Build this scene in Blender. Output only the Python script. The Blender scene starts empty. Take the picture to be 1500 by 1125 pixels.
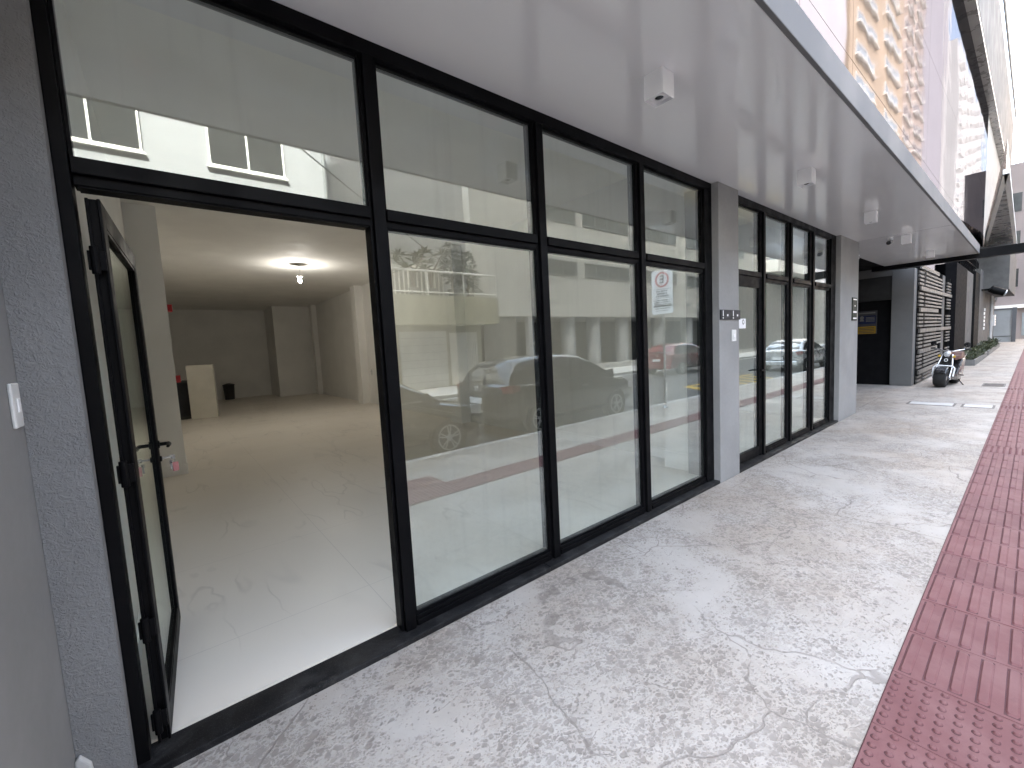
import bpy, bmesh, math, random
from mathutils import Vector, Matrix
random.seed(7)
PI = math.pi
sc = bpy.context.scene
COL = sc.collection

# ------------------------------------------------------------------ materials
def new_mat(name):
    m = bpy.data.materials.new(name); m.use_nodes = True
    nt = m.node_tree
    for n in list(nt.nodes): nt.nodes.remove(n)
    out = nt.nodes.new('ShaderNodeOutputMaterial')
    return m, nt, out

class NT:
    """tiny helper around a node tree"""
    def __init__(s, nt): s.nt = nt
    def n(s, typ, **kw):
        nd = s.nt.nodes.new(typ)
        for k, v in kw.items(): setattr(nd, k, v)
        return nd
    def link(s, a, b): s.nt.links.new(a, b)
    def pos(s):
        return s.n('ShaderNodeNewGeometry').outputs['Position']
    def obj(s):
        return s.n('ShaderNodeTexCoord').outputs['Object']
    def mapping(s, src, scale=(1, 1, 1), loc=(0, 0, 0), rot=(0, 0, 0)):
        m = s.n('ShaderNodeMapping'); s.link(src, m.inputs['Vector'])
        m.inputs['Scale'].default_value = scale; m.inputs['Location'].default_value = loc
        m.inputs['Rotation'].default_value = rot
        return m.outputs['Vector']
    def noise(s, src, scale, detail=4, rough=.55, dist=0):
        t = s.n('ShaderNodeTexNoise'); s.link(src, t.inputs['Vector'])
        t.inputs['Scale'].default_value = scale; t.inputs['Detail'].default_value = detail
        t.inputs['Roughness'].default_value = rough; t.inputs['Distortion'].default_value = dist
        return t.outputs['Fac']
    def noisec(s, src, scale, detail=3):
        t = s.n('ShaderNodeTexNoise'); s.link(src, t.inputs['Vector'])
        t.inputs['Scale'].default_value = scale; t.inputs['Detail'].default_value = detail
        return t.outputs['Color']
    def voro(s, src, scale, feature='DISTANCE_TO_EDGE', rnd=1):
        t = s.n('ShaderNodeTexVoronoi', feature=feature); s.link(src, t.inputs['Vector'])
        t.inputs['Scale'].default_value = scale; t.inputs['Randomness'].default_value = rnd
        return t.outputs['Distance']
    def ramp(s, fac, a, b, lo=0., hi=1.):
        m = s.n('ShaderNodeMapRange'); m.clamp = True; m.interpolation_type = 'SMOOTHSTEP'
        s.link(fac, m.inputs['Value'])
        m.inputs['From Min'].default_value = a; m.inputs['From Max'].default_value = b
        m.inputs['To Min'].default_value = lo; m.inputs['To Max'].default_value = hi
        return m.outputs['Result']
    def math(s, op, a, b=None):
        m = s.n('ShaderNodeMath', operation=op)
        for i, v in enumerate((a, b)):
            if v is None: continue
            if isinstance(v, (int, float)): m.inputs[i].default_value = v
            else: s.link(v, m.inputs[i])
        return m.outputs[0]
    def vadd(s, a, b, k):
        m = s.n('ShaderNodeVectorMath', operation='SCALE'); s.link(b, m.inputs[0]); m.inputs['Scale'].default_value = k
        d = s.n('ShaderNodeVectorMath', operation='ADD'); s.link(a, d.inputs[0]); s.link(m.outputs[0], d.inputs[1])
        return d.outputs[0]
    def mix(s, fac, a, b, mode='MIX'):
        m = s.n('ShaderNodeMix', data_type='RGBA', blend_type=mode)
        if isinstance(fac, (int, float)): m.inputs[0].default_value = fac
        else: s.link(fac, m.inputs[0])
        for i, v in ((6, a), (7, b)):
            if isinstance(v, tuple): m.inputs[i].default_value = (*v[:3], 1)
            else: s.link(v, m.inputs[i])
        return m.outputs[2]
    def bump(s, h, strength=.3, dist=.01, prev=None):
        b = s.n('ShaderNodeBump'); s.link(h, b.inputs['Height'])
        b.inputs['Strength'].default_value = strength; b.inputs['Distance'].default_value = dist
        if prev is not None: s.link(prev, b.inputs['Normal'])
        return b.outputs['Normal']
    def princ(s, out, color=None, rough=.5, metal=0., normal=None, spec=.5, emis=None, estr=0., coat=0.):
        p = s.n('ShaderNodeBsdfPrincipled')
        for k, v in (('Base Color', color), ('Roughness', rough), ('Metallic', metal)):
            if v is None: continue
            if isinstance(v, tuple): p.inputs[k].default_value = (*v[:3], 1)
            elif isinstance(v, (int, float)): p.inputs[k].default_value = v
            else: s.link(v, p.inputs[k])
        p.inputs['Specular IOR Level'].default_value = spec
        p.inputs['Coat Weight'].default_value = coat
        if normal is not None: s.link(normal, p.inputs['Normal'])
        if emis:
            p.inputs['Emission Color'].default_value = (*emis, 1); p.inputs['Emission Strength'].default_value = estr
        s.link(p.outputs[0], out.inputs['Surface'])
        return p

def simple(name, color, rough=.6, metal=0., var=.12, vscale=3., bscale=60., bstr=.05, spec=.5, coat=0., rvar=.1):
    m, nt, out = new_mat(name); N = NT(nt)
    P = N.pos()
    f = N.noise(P, vscale, 5)
    dark = tuple(c*(1-var) for c in color); lite = tuple(min(1, c*(1+var)) for c in color)
    c = N.mix(N.ramp(f, .3, .7), dark, lite)
    r = N.ramp(N.noise(P, vscale*2.3, 4), .3, .7, max(.02, rough-rvar), min(1, rough+rvar))
    nb = N.bump(N.noise(P, bscale, 4), bstr, .01)
    N.princ(out, c, r, metal, nb, spec, coat=coat)
    return m

M = {}
M['black_metal'] = simple('black_metal', (.003, .003, .0037), .5, 0, .25, 2.5, 300, .03, .10)
M['white_plastic'] = simple('white_plastic', (.72, .72, .70), .35, 0, .03)
M['lamp_white'] = simple('lamp_white', (.88, .88, .89), .38, 0, .03, 5, 200, .02)
M['dark_lens'] = simple('dark_lens', (.06, .06, .065), .15, .6, .1)
M['chrome'] = simple('chrome', (.75, .76, .78), .12, 1., .04)
M['steel'] = simple('steel', (.45, .45, .46), .3, 1., .1)
M['alloy'] = simple('alloy', (.72, .73, .74), .35, .4, .05)
M['rubber'] = simple('rubber', (.012, .012, .012), .75, 0, .2)
M['car_black'] = simple('car_black', (.010, .011, .012), .14, 0, .1, 2, 40, .0, .5, .8)
M['car_silver'] = simple('car_silver', (.50, .52, .54), .28, .55, .04, 2, 40, .0, .5, .6)
M['car_red'] = simple('car_red', (.17, .012, .016), .2, 0, .05, 2, 40, .0, .5, .8)
M['car_glass'] = simple('car_glass', (.012, .015, .016), .05, 0, .1, 2, 40, 0., .8)
M['tail_red'] = simple('tail_red', (.20, .008, .01), .12, 0, .1)
M['head_clear'] = simple('head_clear', (.62, .64, .66), .1, .3, .1)
M['white_paint'] = simple('white_paint', (.84, .825, .785), .75, 0, .04, 1.2, 120, .04, .3)
M['house_white'] = simple('house_white', (.36, .37, .385), .85, 0, .05, .7, 60, .08, .3)
M['house_grey'] = simple('house_grey', (.54, .535, .51), .85, 0, .06, .5, 60, .08, .3)
M['cream'] = simple('cream', (.36, .345, .255), .8, 0, .07, .8, 60, .08, .3)
M['tile_dark'] = simple('tile_dark', (.20, .195, .18), .6, 0, .2, 9, 30, .1)
M['win_dark'] = simple('win_dark', (.035, .038, .04), .12, 0, .2)
M['win_pale'] = simple('win_pale', (.30, .34, .36), .12, 0, .2, .3)
M['win_mid'] = simple('win_mid', (.11, .12, .12), .3, 0, .15, .6)
M['win_brown'] = simple('win_brown', (.12, .07, .05), .3, 0, .2, .3)
M['roller'] = simple('roller', (.66, .67, .66), .55, 0, .05)
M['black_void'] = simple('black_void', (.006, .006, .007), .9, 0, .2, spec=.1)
M['slat'] = simple('slat', (.125, .118, .108), .55, 0, .3, 6, 120, .1)
M['slat_dark'] = simple('slat_dark', (.010, .010, .010), .8, spec=.1)
M['stone_grey'] = simple('stone_grey', (.20, .195, .185), .8, 0, .15, 2.2, 50, .2, .3)
M['charcoal'] = simple('charcoal', (.035, .035, .035), .8, 0, .2, 2, spec=.2)
M['neighbour_stone'] = simple('neighbour_stone', (.115, .112, .108), .8, 0, .15, 2.2, 50, .2, .3)
M['pink_wall'] = simple('pink_wall', (.27, .235, .23), .85, 0, .08, .4, 30, .1, .3)
M['gate_grey'] = simple('gate_grey', (.27, .285, .29), .6, 0, .1, 1.)
M['leather'] = simple('leather', (.11, .05, .04), .5, 0, .2, 20, 150, .2)
M['scooter_black'] = simple('scooter_black', (.014, .014, .015), .25, 0, .1, 5, 50, .0, .5, .5)
M['red_alarm'] = simple('red_alarm', (.45, .015, .02), .4)
M['board'] = simple('board', (.60, .57, .49), .55, 0, .05)
M['bin'] = simple('bin', (.05, .05, .05), .4, .3)
M['sign_white'] = simple('sign_white', (.86, .87, .88), .5, 0, .02)
M['sign_red'] = simple('sign_red', (.55, .04, .05), .5)
M['ink'] = simple('ink', (.02, .02, .025), .6)
M['yellow'] = simple('yellow', (.62, .40, .03), .6, 0, .15, 5)
M['poster_blue'] = simple('poster_blue', (.015, .02, .05), .7, spec=.1)
M['sign_green'] = simple('sign_green', (.016, .026, .02), .6, spec=.15)
M['poster_yellow'] = simple('poster_yellow', (.28, .17, .015), .7, spec=.1)
M['key_pink'] = simple('key_pink', (.55, .22, .22), .3)
M['soil'] = simple('soil', (.03, .022, .016), .95)
M['planter'] = simple('planter', (.16, .16, .155), .8, 0, .15, 4)
M['metal_cover'] = simple('metal_cover', (.13, .12, .115), .55, .3, .2, 20, 90, .3)
M['patch_cement'] = simple('patch_cement', (.50, .495, .48), .8, 0, .08, 3, 120, .15)
M['fascia_grey'] = simple('fascia_grey', (.17, .17, .175), .7, 0., .05, .5, 20, .03)
M['overhang'] = simple('overhang', (.30, .285, .275), .3, .3, .1, .8, 20, .05)
M['fascia'] = simple('fascia', (.085, .09, .097), .7, 0., .05, .5, 20, .03)
M['tower_orange'] = simple('tower_orange', (.40, .315, .235), .85, 0, .08, .15, 3, .1, .3)
M['tower_peach'] = simple('tower_peach', (.40, .32, .275), .85, 0, .08, .15, 3, .1, .3)
M['tower_lilac'] = simple('tower_lilac', (.46, .44, .46), .85, 0, .06, .15, 3, .1, .3)
M['tower_lavender'] = simple('tower_lavender', (.30, .285, .31), .85, 0, .05, .1, 3, .1, .3)
M['tower_white'] = simple('tower_white', (.52, .51, .50), .85, 0, .05, .1, 3, .1, .3)
M['trunk'] = simple('trunk', (.13, .09, .06), .9, 0, .3, 12, 60, .4)

def leaf_mat(name, a, b):
    m, nt, out = new_mat(name); N = NT(nt)
    oi = N.n('ShaderNodeNewGeometry').outputs['Random Per Island']
    c = N.mix(oi, a, b)
    N.princ(out, c, .5)
    return m
M['leaf'] = leaf_mat('leaf', (.035, .075, .02), (.11, .16, .045))
M['leaf_olive'] = leaf_mat('leaf_olive', (.022, .035, .014), (.065, .075, .028))
M['leaf_dark'] = leaf_mat('leaf_dark', (.02, .04, .018), (.05, .075, .03))

def stucco(name, color, bscale, bstr, lump=.4):
    m, nt, out = new_mat(name); N = NT(nt); P = N.pos()
    f = N.ramp(N.noise(P, 1.3, 5), .3, .7)
    c = N.mix(f, tuple(x*.90 for x in color), tuple(x*1.09 for x in color))
    g = N.ramp(N.noise(P, 35, 3), .35, .65)
    c = N.mix(N.math('MULTIPLY', g, .12), c, tuple(x*.7 for x in color))
    h1 = N.noise(P, bscale, 5, .6)
    n1 = N.bump(h1, bstr, .004)
    n2 = N.bump(N.ramp(N.noise(P, bscale*.3, 3, .5, 1.2), .45, .62), bstr*lump, .005, n1)
    N.princ(out, c, .75, 0, n2, .35)
    return m
M['grey_stucco'] = stucco('grey_stucco', (.225, .225, .225), 190, .55, .9)
M['grey_smooth'] = stucco('grey_smooth', (.225, .225, .225), 320, .28, .15)
M['dark_column'] = stucco('dark_column', (.135, .136, .136), 260, .30, .3)
M['grey_column'] = stucco('grey_column', (.29, .288, .283), 260, .30, .3)

# stamped concrete of the pavement
def concrete():
    m, nt, out = new_mat('stamped_concrete'); N = NT(nt); P = N.pos()
    big = N.noise(P, .55, 4)
    mid = N.noise(P, 2.4, 6, .62)
    c = N.mix(N.ramp(big, .35, .65), (.385, .335, .285), (.405, .38, .35))
    c = N.mix(N.ramp(mid, .38, .68, 0, .5), c, (.455, .43, .405))
    dirt_and_shade = N.ramp(N.noise(P, .8, 6, .65, .6), .45, .70, 0, .30)
    c = N.mix(dirt_and_shade, c, (.30, .255, .215))
    # pits: rounded dents of many sizes, dense in patches
    Pq = N.vadd(N.vadd(P, N.noisec(P, 26, 2), .022), N.noisec(P, 90, 2), .006)
    patch = N.ramp(N.noise(P, 1.4, 6, .66, .5), .30, .62, .16, .86)
    def dents(scale, amp, soft, off):
        t = N.n('ShaderNodeTexVoronoi', feature='F1'); t.inputs['Scale'].default_value = scale
        N.link(N.mapping(Pq, (1., 1.25, .0), off, (0, 0, .5)), t.inputs['Vector'])
        sp = N.n('ShaderNodeSeparateColor'); N.link(t.outputs['Color'], sp.inputs[0])
        r = N.math('MULTIPLY', N.math('MULTIPLY', sp.outputs[0], patch), amp)
        return N.ramp(N.math('SUBTRACT', t.outputs['Distance'], r), -soft, .02, 1, 0)
    d1_ = dents(30, .95, .20, (3, 1, 0)); d2_ = dents(58, 1.0, .20, (9, 4, 0)); d3_ = dents(115, 1.0, .22, (2, 8, 0))
    pits = N.math('MAXIMUM', N.math('MAXIMUM', d1_, N.math('MULTIPLY', d2_, .9)), N.math('MULTIPLY', d3_, .75))
    tone = N.ramp(N.noise(P, 7, 3), .3, .7, .55, 1.)
    pits = N.math('MULTIPLY', pits, tone)
    # wandering stamped seams, broken up
    Pw = N.vadd(N.vadd(P, N.noisec(P, 1.1, 4), .55), N.noisec(P, 7, 4), .045)
    ve = N.voro(Pw, 1.05)
    wid = N.ramp(N.noise(P, 5, 4, .65), .35, .7, .0008, .005)
    seam0 = N.ramp(N.math('SUBTRACT', ve, wid), .0, .004, 1, 0)
    seam_mask = N.ramp(N.noise(P, 1.5, 3), .42, .52)
    seam = N.math('MULTIPLY', seam0, seam_mask)
    seam_soft = N.math('MULTIPLY', N.ramp(ve, 0, .035, 1, 0), seam_mask)
    # short chisel marks
    Pc = N.mapping(N.vadd(N.vadd(P, N.noisec(P, 2.2, 4), .25), N.noisec(P, 10, 3), .04), (1., 2.4, 1.), (0, 0, 0), (0, 0, -.5))
    ce = N.voro(Pc, 1.9)
    cm = N.math('MULTIPLY', N.ramp(N.math('SUBTRACT', ce, wid), .0, .006, 1, 0), N.ramp(N.noise(P, 3.3, 3), .58, .64))
    # saw-cut joints across the walk
    sx = N.n('ShaderNodeSeparateXYZ'); N.link(P, sx.inputs[0])
    t = N.math('ADD', sx.outputs[0], N.math('MULTIPLY', sx.outputs[1], -.03))
    fr = N.math('ABSOLUTE', N.math('SUBTRACT', N.math('MODULO', N.math('ADD', t, 40.62+2.5), 5.0), 2.5))
    joint = N.ramp(fr, .0025, .006, 1, 0)
    marks = N.math('MAXIMUM', N.math('MAXIMUM', N.math('MULTIPLY', seam, .85), N.math('MULTIPLY', cm, .8)), N.math('MULTIPLY', joint, .75))
    allm = N.math('MAXIMUM', marks, pits)
    mott = N.math('MULTIPLY', N.ramp(N.noise(P, 11, 5, .65), .42, .68), N.ramp(patch, .2, .8))
    c = N.mix(N.math('MULTIPLY', mott, .42), c, (.26, .225, .195))
    c = N.mix(N.math('MULTIPLY', seam_soft, .20), c, (.32, .295, .27))
    c = N.mix(N.math('MULTIPLY', pits, .60), c, (.125, .107, .093))
    c = N.mix(N.math('MULTIPLY', marks, .64), c, (.15, .13, .115))
    h = N.math('SUBTRACT', N.math('MULTIPLY', mid, .5), allm)
    nb = N.bump(h, .5, .008)
    nb = N.bump(N.noise(P, 160, 4, .6), .15, .004, nb)
    rg = N.ramp(N.noise(P, 3, 4), .3, .7, .42, .66)
    N.princ(out, c, rg, 0, nb, .4)
    return m
M['concrete'] = concrete()

def tactile():
    m, nt, out = new_mat('tactile_red'); N = NT(nt); P = N.pos()
    sx = N.n('ShaderNodeSeparateXYZ'); N.link(P, sx.inputs[0])
    # tile-to-tile tone
    wn = N.n('ShaderNodeTexWhiteNoise', noise_dimensions='2D')
    fl = N.n('ShaderNodeVectorMath', operation='FLOOR')
    mp = N.mapping(P, (1/.3995, 1/.3995, 1), (-2.46/.3995, 1.788/.3995, 0)); N.link(mp, fl.inputs[0]); N.link(fl.outputs[0], wn.inputs[0])
    c = N.mix(wn.outputs['Value'], (.140, .057, .060), (.175, .072, .074))
    c = N.mix(N.ramp(N.noise(P, 5, 5, .6), .35, .7, 0, .6), c, (.215, .112, .112))
    c = N.mix(N.ramp(N.noise(P, 26, 3), .55, .75, 0, .35), c, (.12, .048, .052))
    c = N.mix(N.ramp(N.noise(P, 190, 2), .62, .7, 0, .4), c, (.12, .05, .055))
    nb = N.bump(N.noise(P, 220, 4, .6), .2, .004)
    N.princ(out, c, .62, 0, nb, .35)
    return m
M['tactile'] = tactile()
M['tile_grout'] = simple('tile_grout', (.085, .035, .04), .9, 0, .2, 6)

def marble():
    m, nt, out = new_mat('marble_floor'); N = NT(nt); P = N.pos()
    Pw = N.vadd(N.vadd(P, N.noisec(P, .8, 3), .35), N.noisec(P, 4, 3), .05)
    def vein(scale, loc, rot, w, seed, lo, hi):
        nn = N.noise(N.mapping(Pw, (1, .22, 1), loc, (0, 0, rot)), scale, 2, .5)
        a = N.ramp(N.math('ABSOLUTE', N.math('SUBTRACT', nn, .5)), 0, w, 1, 0)
        return N.math('MULTIPLY', a, N.ramp(N.noise(P, 1.1, 2), lo, hi))
    v1 = vein(1.5, (3, 1, 0), .75, .030, 0, .42, .62)
    v2 = vein(2.6, (7, 5, 0), .45, .014, 0, .47, .60)
    cl = N.ramp(N.noise(P, .45, 2), .3, .75)
    c = N.mix(cl, (.82, .765, .68), (.76, .705, .625))
    c = N.mix(N.math('MULTIPLY', v1, .26), c, (.55, .52, .46))
    c = N.mix(N.math('MULTIPLY', v2, .32), c, (.45, .41, .35))
    sx = N.n('ShaderNodeSeparateXYZ'); N.link(P, sx.inputs[0])
    def jt(o, off, per):
        f = N.math('MODULO', N.math('ADD', o, 60*per-off+per*.5), per)
        return N.ramp(N.math('ABSOLUTE', N.math('SUBTRACT', f, per*.5)), .0008, .003, 1, 0)
    j = N.math('MAXIMUM', jt(sx.outputs[0], .91, 1.2), jt(sx.outputs[1], .62, 1.2))
    c = N.mix(N.math('MULTIPLY', j, .45), c, (.45, .42, .38))
    sm = N.ramp(N.noise(P, 2, 3, .5), .35, .7, .38, .5)
    nb = N.bump(N.noise(P, 1.5, 2), .03, .01)
    N.princ(out, c, sm, 0, nb, .3)
    return m
M['marble'] = marble()

def granite():
    m, nt, out = new_mat('black_granite'); N = NT(nt); P = N.pos()
    c = N.mix(N.ramp(N.noise(P, 5, 6, .65, .8), .42, .72), (.006, .006, .007), (.028, .028, .029))
    c = N.mix(N.ramp(N.noise(P, 240, 2), .6, .7, 0, .4), c, (.12, .12, .12))
    c = N.mix(N.ramp(N.noise(N.mapping(P, (1, 1, 1), (4, 7, 1)), 9, 5, .7), .60, .74, 0, .5), c, (.075, .07, .065))
    nb = N.bump(N.noise(P, 60, 4), .2, .004)
    N.princ(out, c, N.ramp(N.noise(P, 4, 4), .3, .7, .45, .7), 0, nb, .25)
    return m
M['granite'] = granite()

def asphalt():
    m, nt, out = new_mat('asphalt'); N = NT(nt); P = N.pos()
    c = N.mix(N.ramp(N.noise(P, .7, 5), .3, .7), (.085, .085, .084), (.125, .123, .12))
    c = N.mix(N.ramp(N.noise(P, 120, 2), .5, .75, 0, .4), c, (.11, .11, .11))
    nb = N.bump(N.noise(P, 140, 3), .5, .01)
    N.princ(out, c, .85, 0, nb, .3)
    return m
M['asphalt'] = asphalt()

def soffit():
    m, nt, out = new_mat('soffit_panel'); N = NT(nt); P = N.pos()
    c = N.mix(N.ramp(N.noise(P, .5, 4), .3, .7), (.87, .87, .885), (.90, .90, .91))
    sm = N.ramp(N.noise(N.mapping(P, (1., 2.5, 1)), 2.2, 5, .6), .3, .75, .05, .15)
    nb = N.bump(N.noise(P, .9, 2), .05, .02)
    N.princ(out, c, sm, 0, nb, .9)
    return m
M['soffit'] = soffit()

def glass(name, r0, tint, streak=0.):
    m, nt, out = new_mat(name); N = NT(nt)
    g = N.n('ShaderNodeNewGeometry')
    dt = N.n('ShaderNodeVectorMath', operation='DOT_PRODUCT')
    N.link(g.outputs['Incoming'], dt.inputs[0]); N.link(g.outputs['Normal'], dt.inputs[1])
    c = N.math('ABSOLUTE', dt.outputs['Value'])
    p5 = N.math('POWER', N.math('SUBTRACT', 1.0, c), 5.0)
    fac = N.math('ADD', N.math('MULTIPLY', p5, 1-r0), r0)
    tr = N.n('ShaderNodeBsdfTransparent'); tr.inputs['Color'].default_value = (*tint, 1)
    gl = N.n('ShaderNodeBsdfGlossy'); gl.inputs['Roughness'].default_value = 0.0
    gl.inputs['Color'].default_value = (.94, 1, .99, 1)
    nb = N.bump(N.noise(g.outputs['Position'], .8, 1), .012, .02)
    N.link(nb, gl.inputs['Normal'])
    mx = N.n('ShaderNodeMixShader'); N.link(fac, mx.inputs[0]); N.link(tr.outputs[0], mx.inputs[1]); N.link(gl.outputs[0], mx.inputs[2])
    # a film of dust on the pane
    d = N.n('ShaderNodeBsdfDiffuse'); d.inputs['Color'].default_value = (.62, .66, .60, 1)
    pm = N.mapping(g.outputs['Position'], (7, 7, .35))
    df = N.math('MULTIPLY', N.ramp(N.noise(pm, 2, 4, .6), .5, .8), .035)
    df = N.math('ADD', df, .006)
    m2 = N.n('ShaderNodeMixShader'); N.link(df, m2.inputs[0]); N.link(mx.outputs[0], m2.inputs[1]); N.link(d.outputs[0], m2.inputs[2])
    N.link(m2.outputs[0], out.inputs['Surface'])
    return m
M['glass'] = glass('shop_glass', .16, (.975, .997, .985))
M['door_glass'] = glass('door_glass', .09, (.93, .96, .93))

def mirror():
    m, nt, out = new_mat('mirror_glass'); N = NT(nt); P = N.pos()
    h = N.noise(N.mapping(P, (.30, 1, .42)), .8, 1, .5)
    h2 = N.noise(N.mapping(P, (.9, 1, .9)), 1.2, 1)
    nb = N.bump(h, .085, .10)
    nb = N.bump(h2, .02, .06, nb)
    gl = N.n('ShaderNodeBsdfGlossy'); gl.inputs['Color'].default_value = (.155, .155, .17, 1); gl.inputs['Roughness'].default_value = .03
    N.link(nb, gl.inputs['Normal']); N.link(gl.outputs[0], out.inputs['Surface'])
    return m
M['mirror'] = mirror()

def emit(name, color, s):
    m, nt, out = new_mat(name); N = NT(nt)
    e = N.n('ShaderNodeEmission'); e.inputs['Color'].default_value = (*color, 1); e.inputs['Strength'].default_value = s
    N.link(e.outputs[0], out.inputs['Surface'])
    return m
M['bulb_lit'] = emit('bulb_lit', (1., .95, .87), 58.)

# ------------------------------------------------------------------ mesh helpers
def wloc(o):
    p = Vector(o.location)
    while o.parent: o = o.parent; p += Vector(o.location)
    return p

class MB:
    """collects shapes (in world coordinates, or local ones with local=True) and links them as ONE mesh object"""
    def __init__(s): s.bm = bmesh.new()
    def verts(s, vs, fs):
        b = [s.bm.verts.new(v) for v in vs]
        for f in fs:
            try: s.bm.faces.new([b[i] for i in f])
            except ValueError: pass
        return s
    def box(s, x0, x1, y0, y1, z0, z1):
        return s.verts([(x0,y0,z0),(x1,y0,z0),(x1,y1,z0),(x0,y1,z0),(x0,y0,z1),(x1,y0,z1),(x1,y1,z1),(x0,y1,z1)],
                       [(0,3,2,1),(4,5,6,7),(0,1,5,4),(1,2,6,5),(2,3,7,6),(3,0,4,7)])
    def prism(s, poly, axis, a, b):
        """poly: 2D points; axis 'z' -> (x,y), 'y' -> (x,z), 'x' -> (y,z)"""
        def P(p, t): return {'z': (p[0], p[1], t), 'y': (p[0], t, p[1]), 'x': (t, p[0], p[1])}[axis]
        n = len(poly)
        return s.verts([P(p, a) for p in poly]+[P(p, b) for p in poly],
                       [tuple(range(n))[::-1], tuple(range(n, 2*n))]+[(i, (i+1) % n, n+(i+1) % n, n+i) for i in range(n)])
    def bar(s, p, q, w, h, up=(0, 0, 1)):
        p, q = Vector(p), Vector(q); d = (q-p).normalized(); u = Vector(up)
        if abs(d.dot(u)) > .95: u = Vector((1, 0, 0))
        r = d.cross(u).normalized()*w/2; t = r.cross(d).normalized()*h/2
        vs = [c+a*r+b*t for c in (p, q) for a, b in ((-1,-1),(1,-1),(1,1),(-1,1))]
        return s.verts(vs, [(0,1,2,3)[::-1],(4,5,6,7),(0,1,5,4),(1,2,6,5),(2,3,7,6),(3,0,4,7)])
    def tube(s, pts, r, n=10, cap=True):
        pts = [Vector(p) for p in pts]
        rs = r if isinstance(r, (list, tuple)) else [r]*len(pts)
        rings = []; prev = None
        for i, p in enumerate(pts):
            d = (pts[min(i+1, len(pts)-1)]-pts[max(i-1, 0)]).normalized()
            u = prev if prev is not None else (Vector((0,0,1)) if abs(d.z) < .9 else Vector((1,0,0)))
            a = d.cross(u)
            if a.length < 1e-5: a = d.cross(Vector((0,1,0)))
            a.normalize(); b = a.cross(d).normalized(); prev = b
            rings.append([s.bm.verts.new(p+rs[i]*(math.cos(2*PI*k/n)*a+math.sin(2*PI*k/n)*b)) for k in range(n)])
        for A, B in zip(rings, rings[1:]):
            for k in range(n): s.bm.faces.new((A[k], A[(k+1) % n], B[(k+1) % n], B[k]))
        if cap:
            s.bm.faces.new(rings[0][::-1]); s.bm.faces.new(rings[-1])
        return s
    def lathe(s, prof, c, axis='z', n=24, closed=False):
        """prof: list of (radius, height along axis)"""
        c = Vector(c); rings = []
        for r, h in prof:
            ring = []
            for k in range(n):
                a = 2*PI*k/n; u, v = r*math.cos(a), r*math.sin(a)
                ring.append(s.bm.verts.new(c+Vector({'z': (u, v, h), 'y': (u, h, v), 'x': (h, u, v)}[axis])))
            rings.append(ring)
        for A, B in zip(rings, rings[1:]):
            for k in range(n): s.bm.faces.new((A[k], A[(k+1) % n], B[(k+1) % n], B[k]))
        if closed:
            for k in range(n): s.bm.faces.new((rings[-1][k], rings[-1][(k+1) % n], rings[0][(k+1) % n], rings[0][k]))
            return s
        if prof[0][0] > 1e-4: s.bm.faces.new(rings[0][::-1])
        if prof[-1][0] > 1e-4: s.bm.faces.new(rings[-1])
        return s
    def loft(s, rings, cap=True, closed=True):
        R = [[s.bm.verts.new(v) for v in r] for r in rings]; n = len(R[0])
        for A, B in zip(R, R[1:]):
            for k in range(n if closed else n-1): s.bm.faces.new((A[k], A[(k+1) % n], B[(k+1) % n], B[k]))
        if cap: s.bm.faces.new(R[0][::-1]); s.bm.faces.new(R[-1])
        return s
    def leaf(s, p, d, up, L, w):
        p, d, up = Vector(p), Vector(d).normalized(), Vector(up)
        r = d.cross(up)
        if r.length < 1e-3: r = Vector((1,0,0))
        r.normalize(); nrm = r.cross(d)
        a = p; b = p+d*L*.45+r*w/2+nrm*L*.05; c = p+d*L-nrm*L*.12; e = p+d*L*.45-r*w/2+nrm*L*.05
        return s.verts([a, b, c, e], [(0,1,2,3)])
    def build(s, name, mat, parent=None, bevel=0., smooth=False, local=False, seg=2):
        bm = s.bm
        bmesh.ops.remove_doubles(bm, verts=bm.verts, dist=1e-6) if smooth else None
        bmesh.ops.recalc_face_normals(bm, faces=bm.faces)
        if smooth:
            for f in bm.faces: f.smooth = True
        if parent is not None and not local:
            bmesh.ops.translate(bm, verts=bm.verts, vec=-wloc(parent))
        me = bpy.data.meshes.new(name); bm.to_mesh(me); bm.free()
        o = bpy.data.objects.new(name, me); COL.objects.link(o)
        if mat: me.materials.append(M[mat] if isinstance(mat, str) else mat)
        if parent is not None: o.parent = parent
        if bevel:
            b = o.modifiers.new('bevel', 'BEVEL'); b.width = bevel; b.segments = seg; b.limit_method = 'ANGLE'; b.angle_limit = .6
        if smooth:
            e = o.modifiers.new('split', 'EDGE_SPLIT'); e.split_angle = math.radians(38)
        return o

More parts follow.
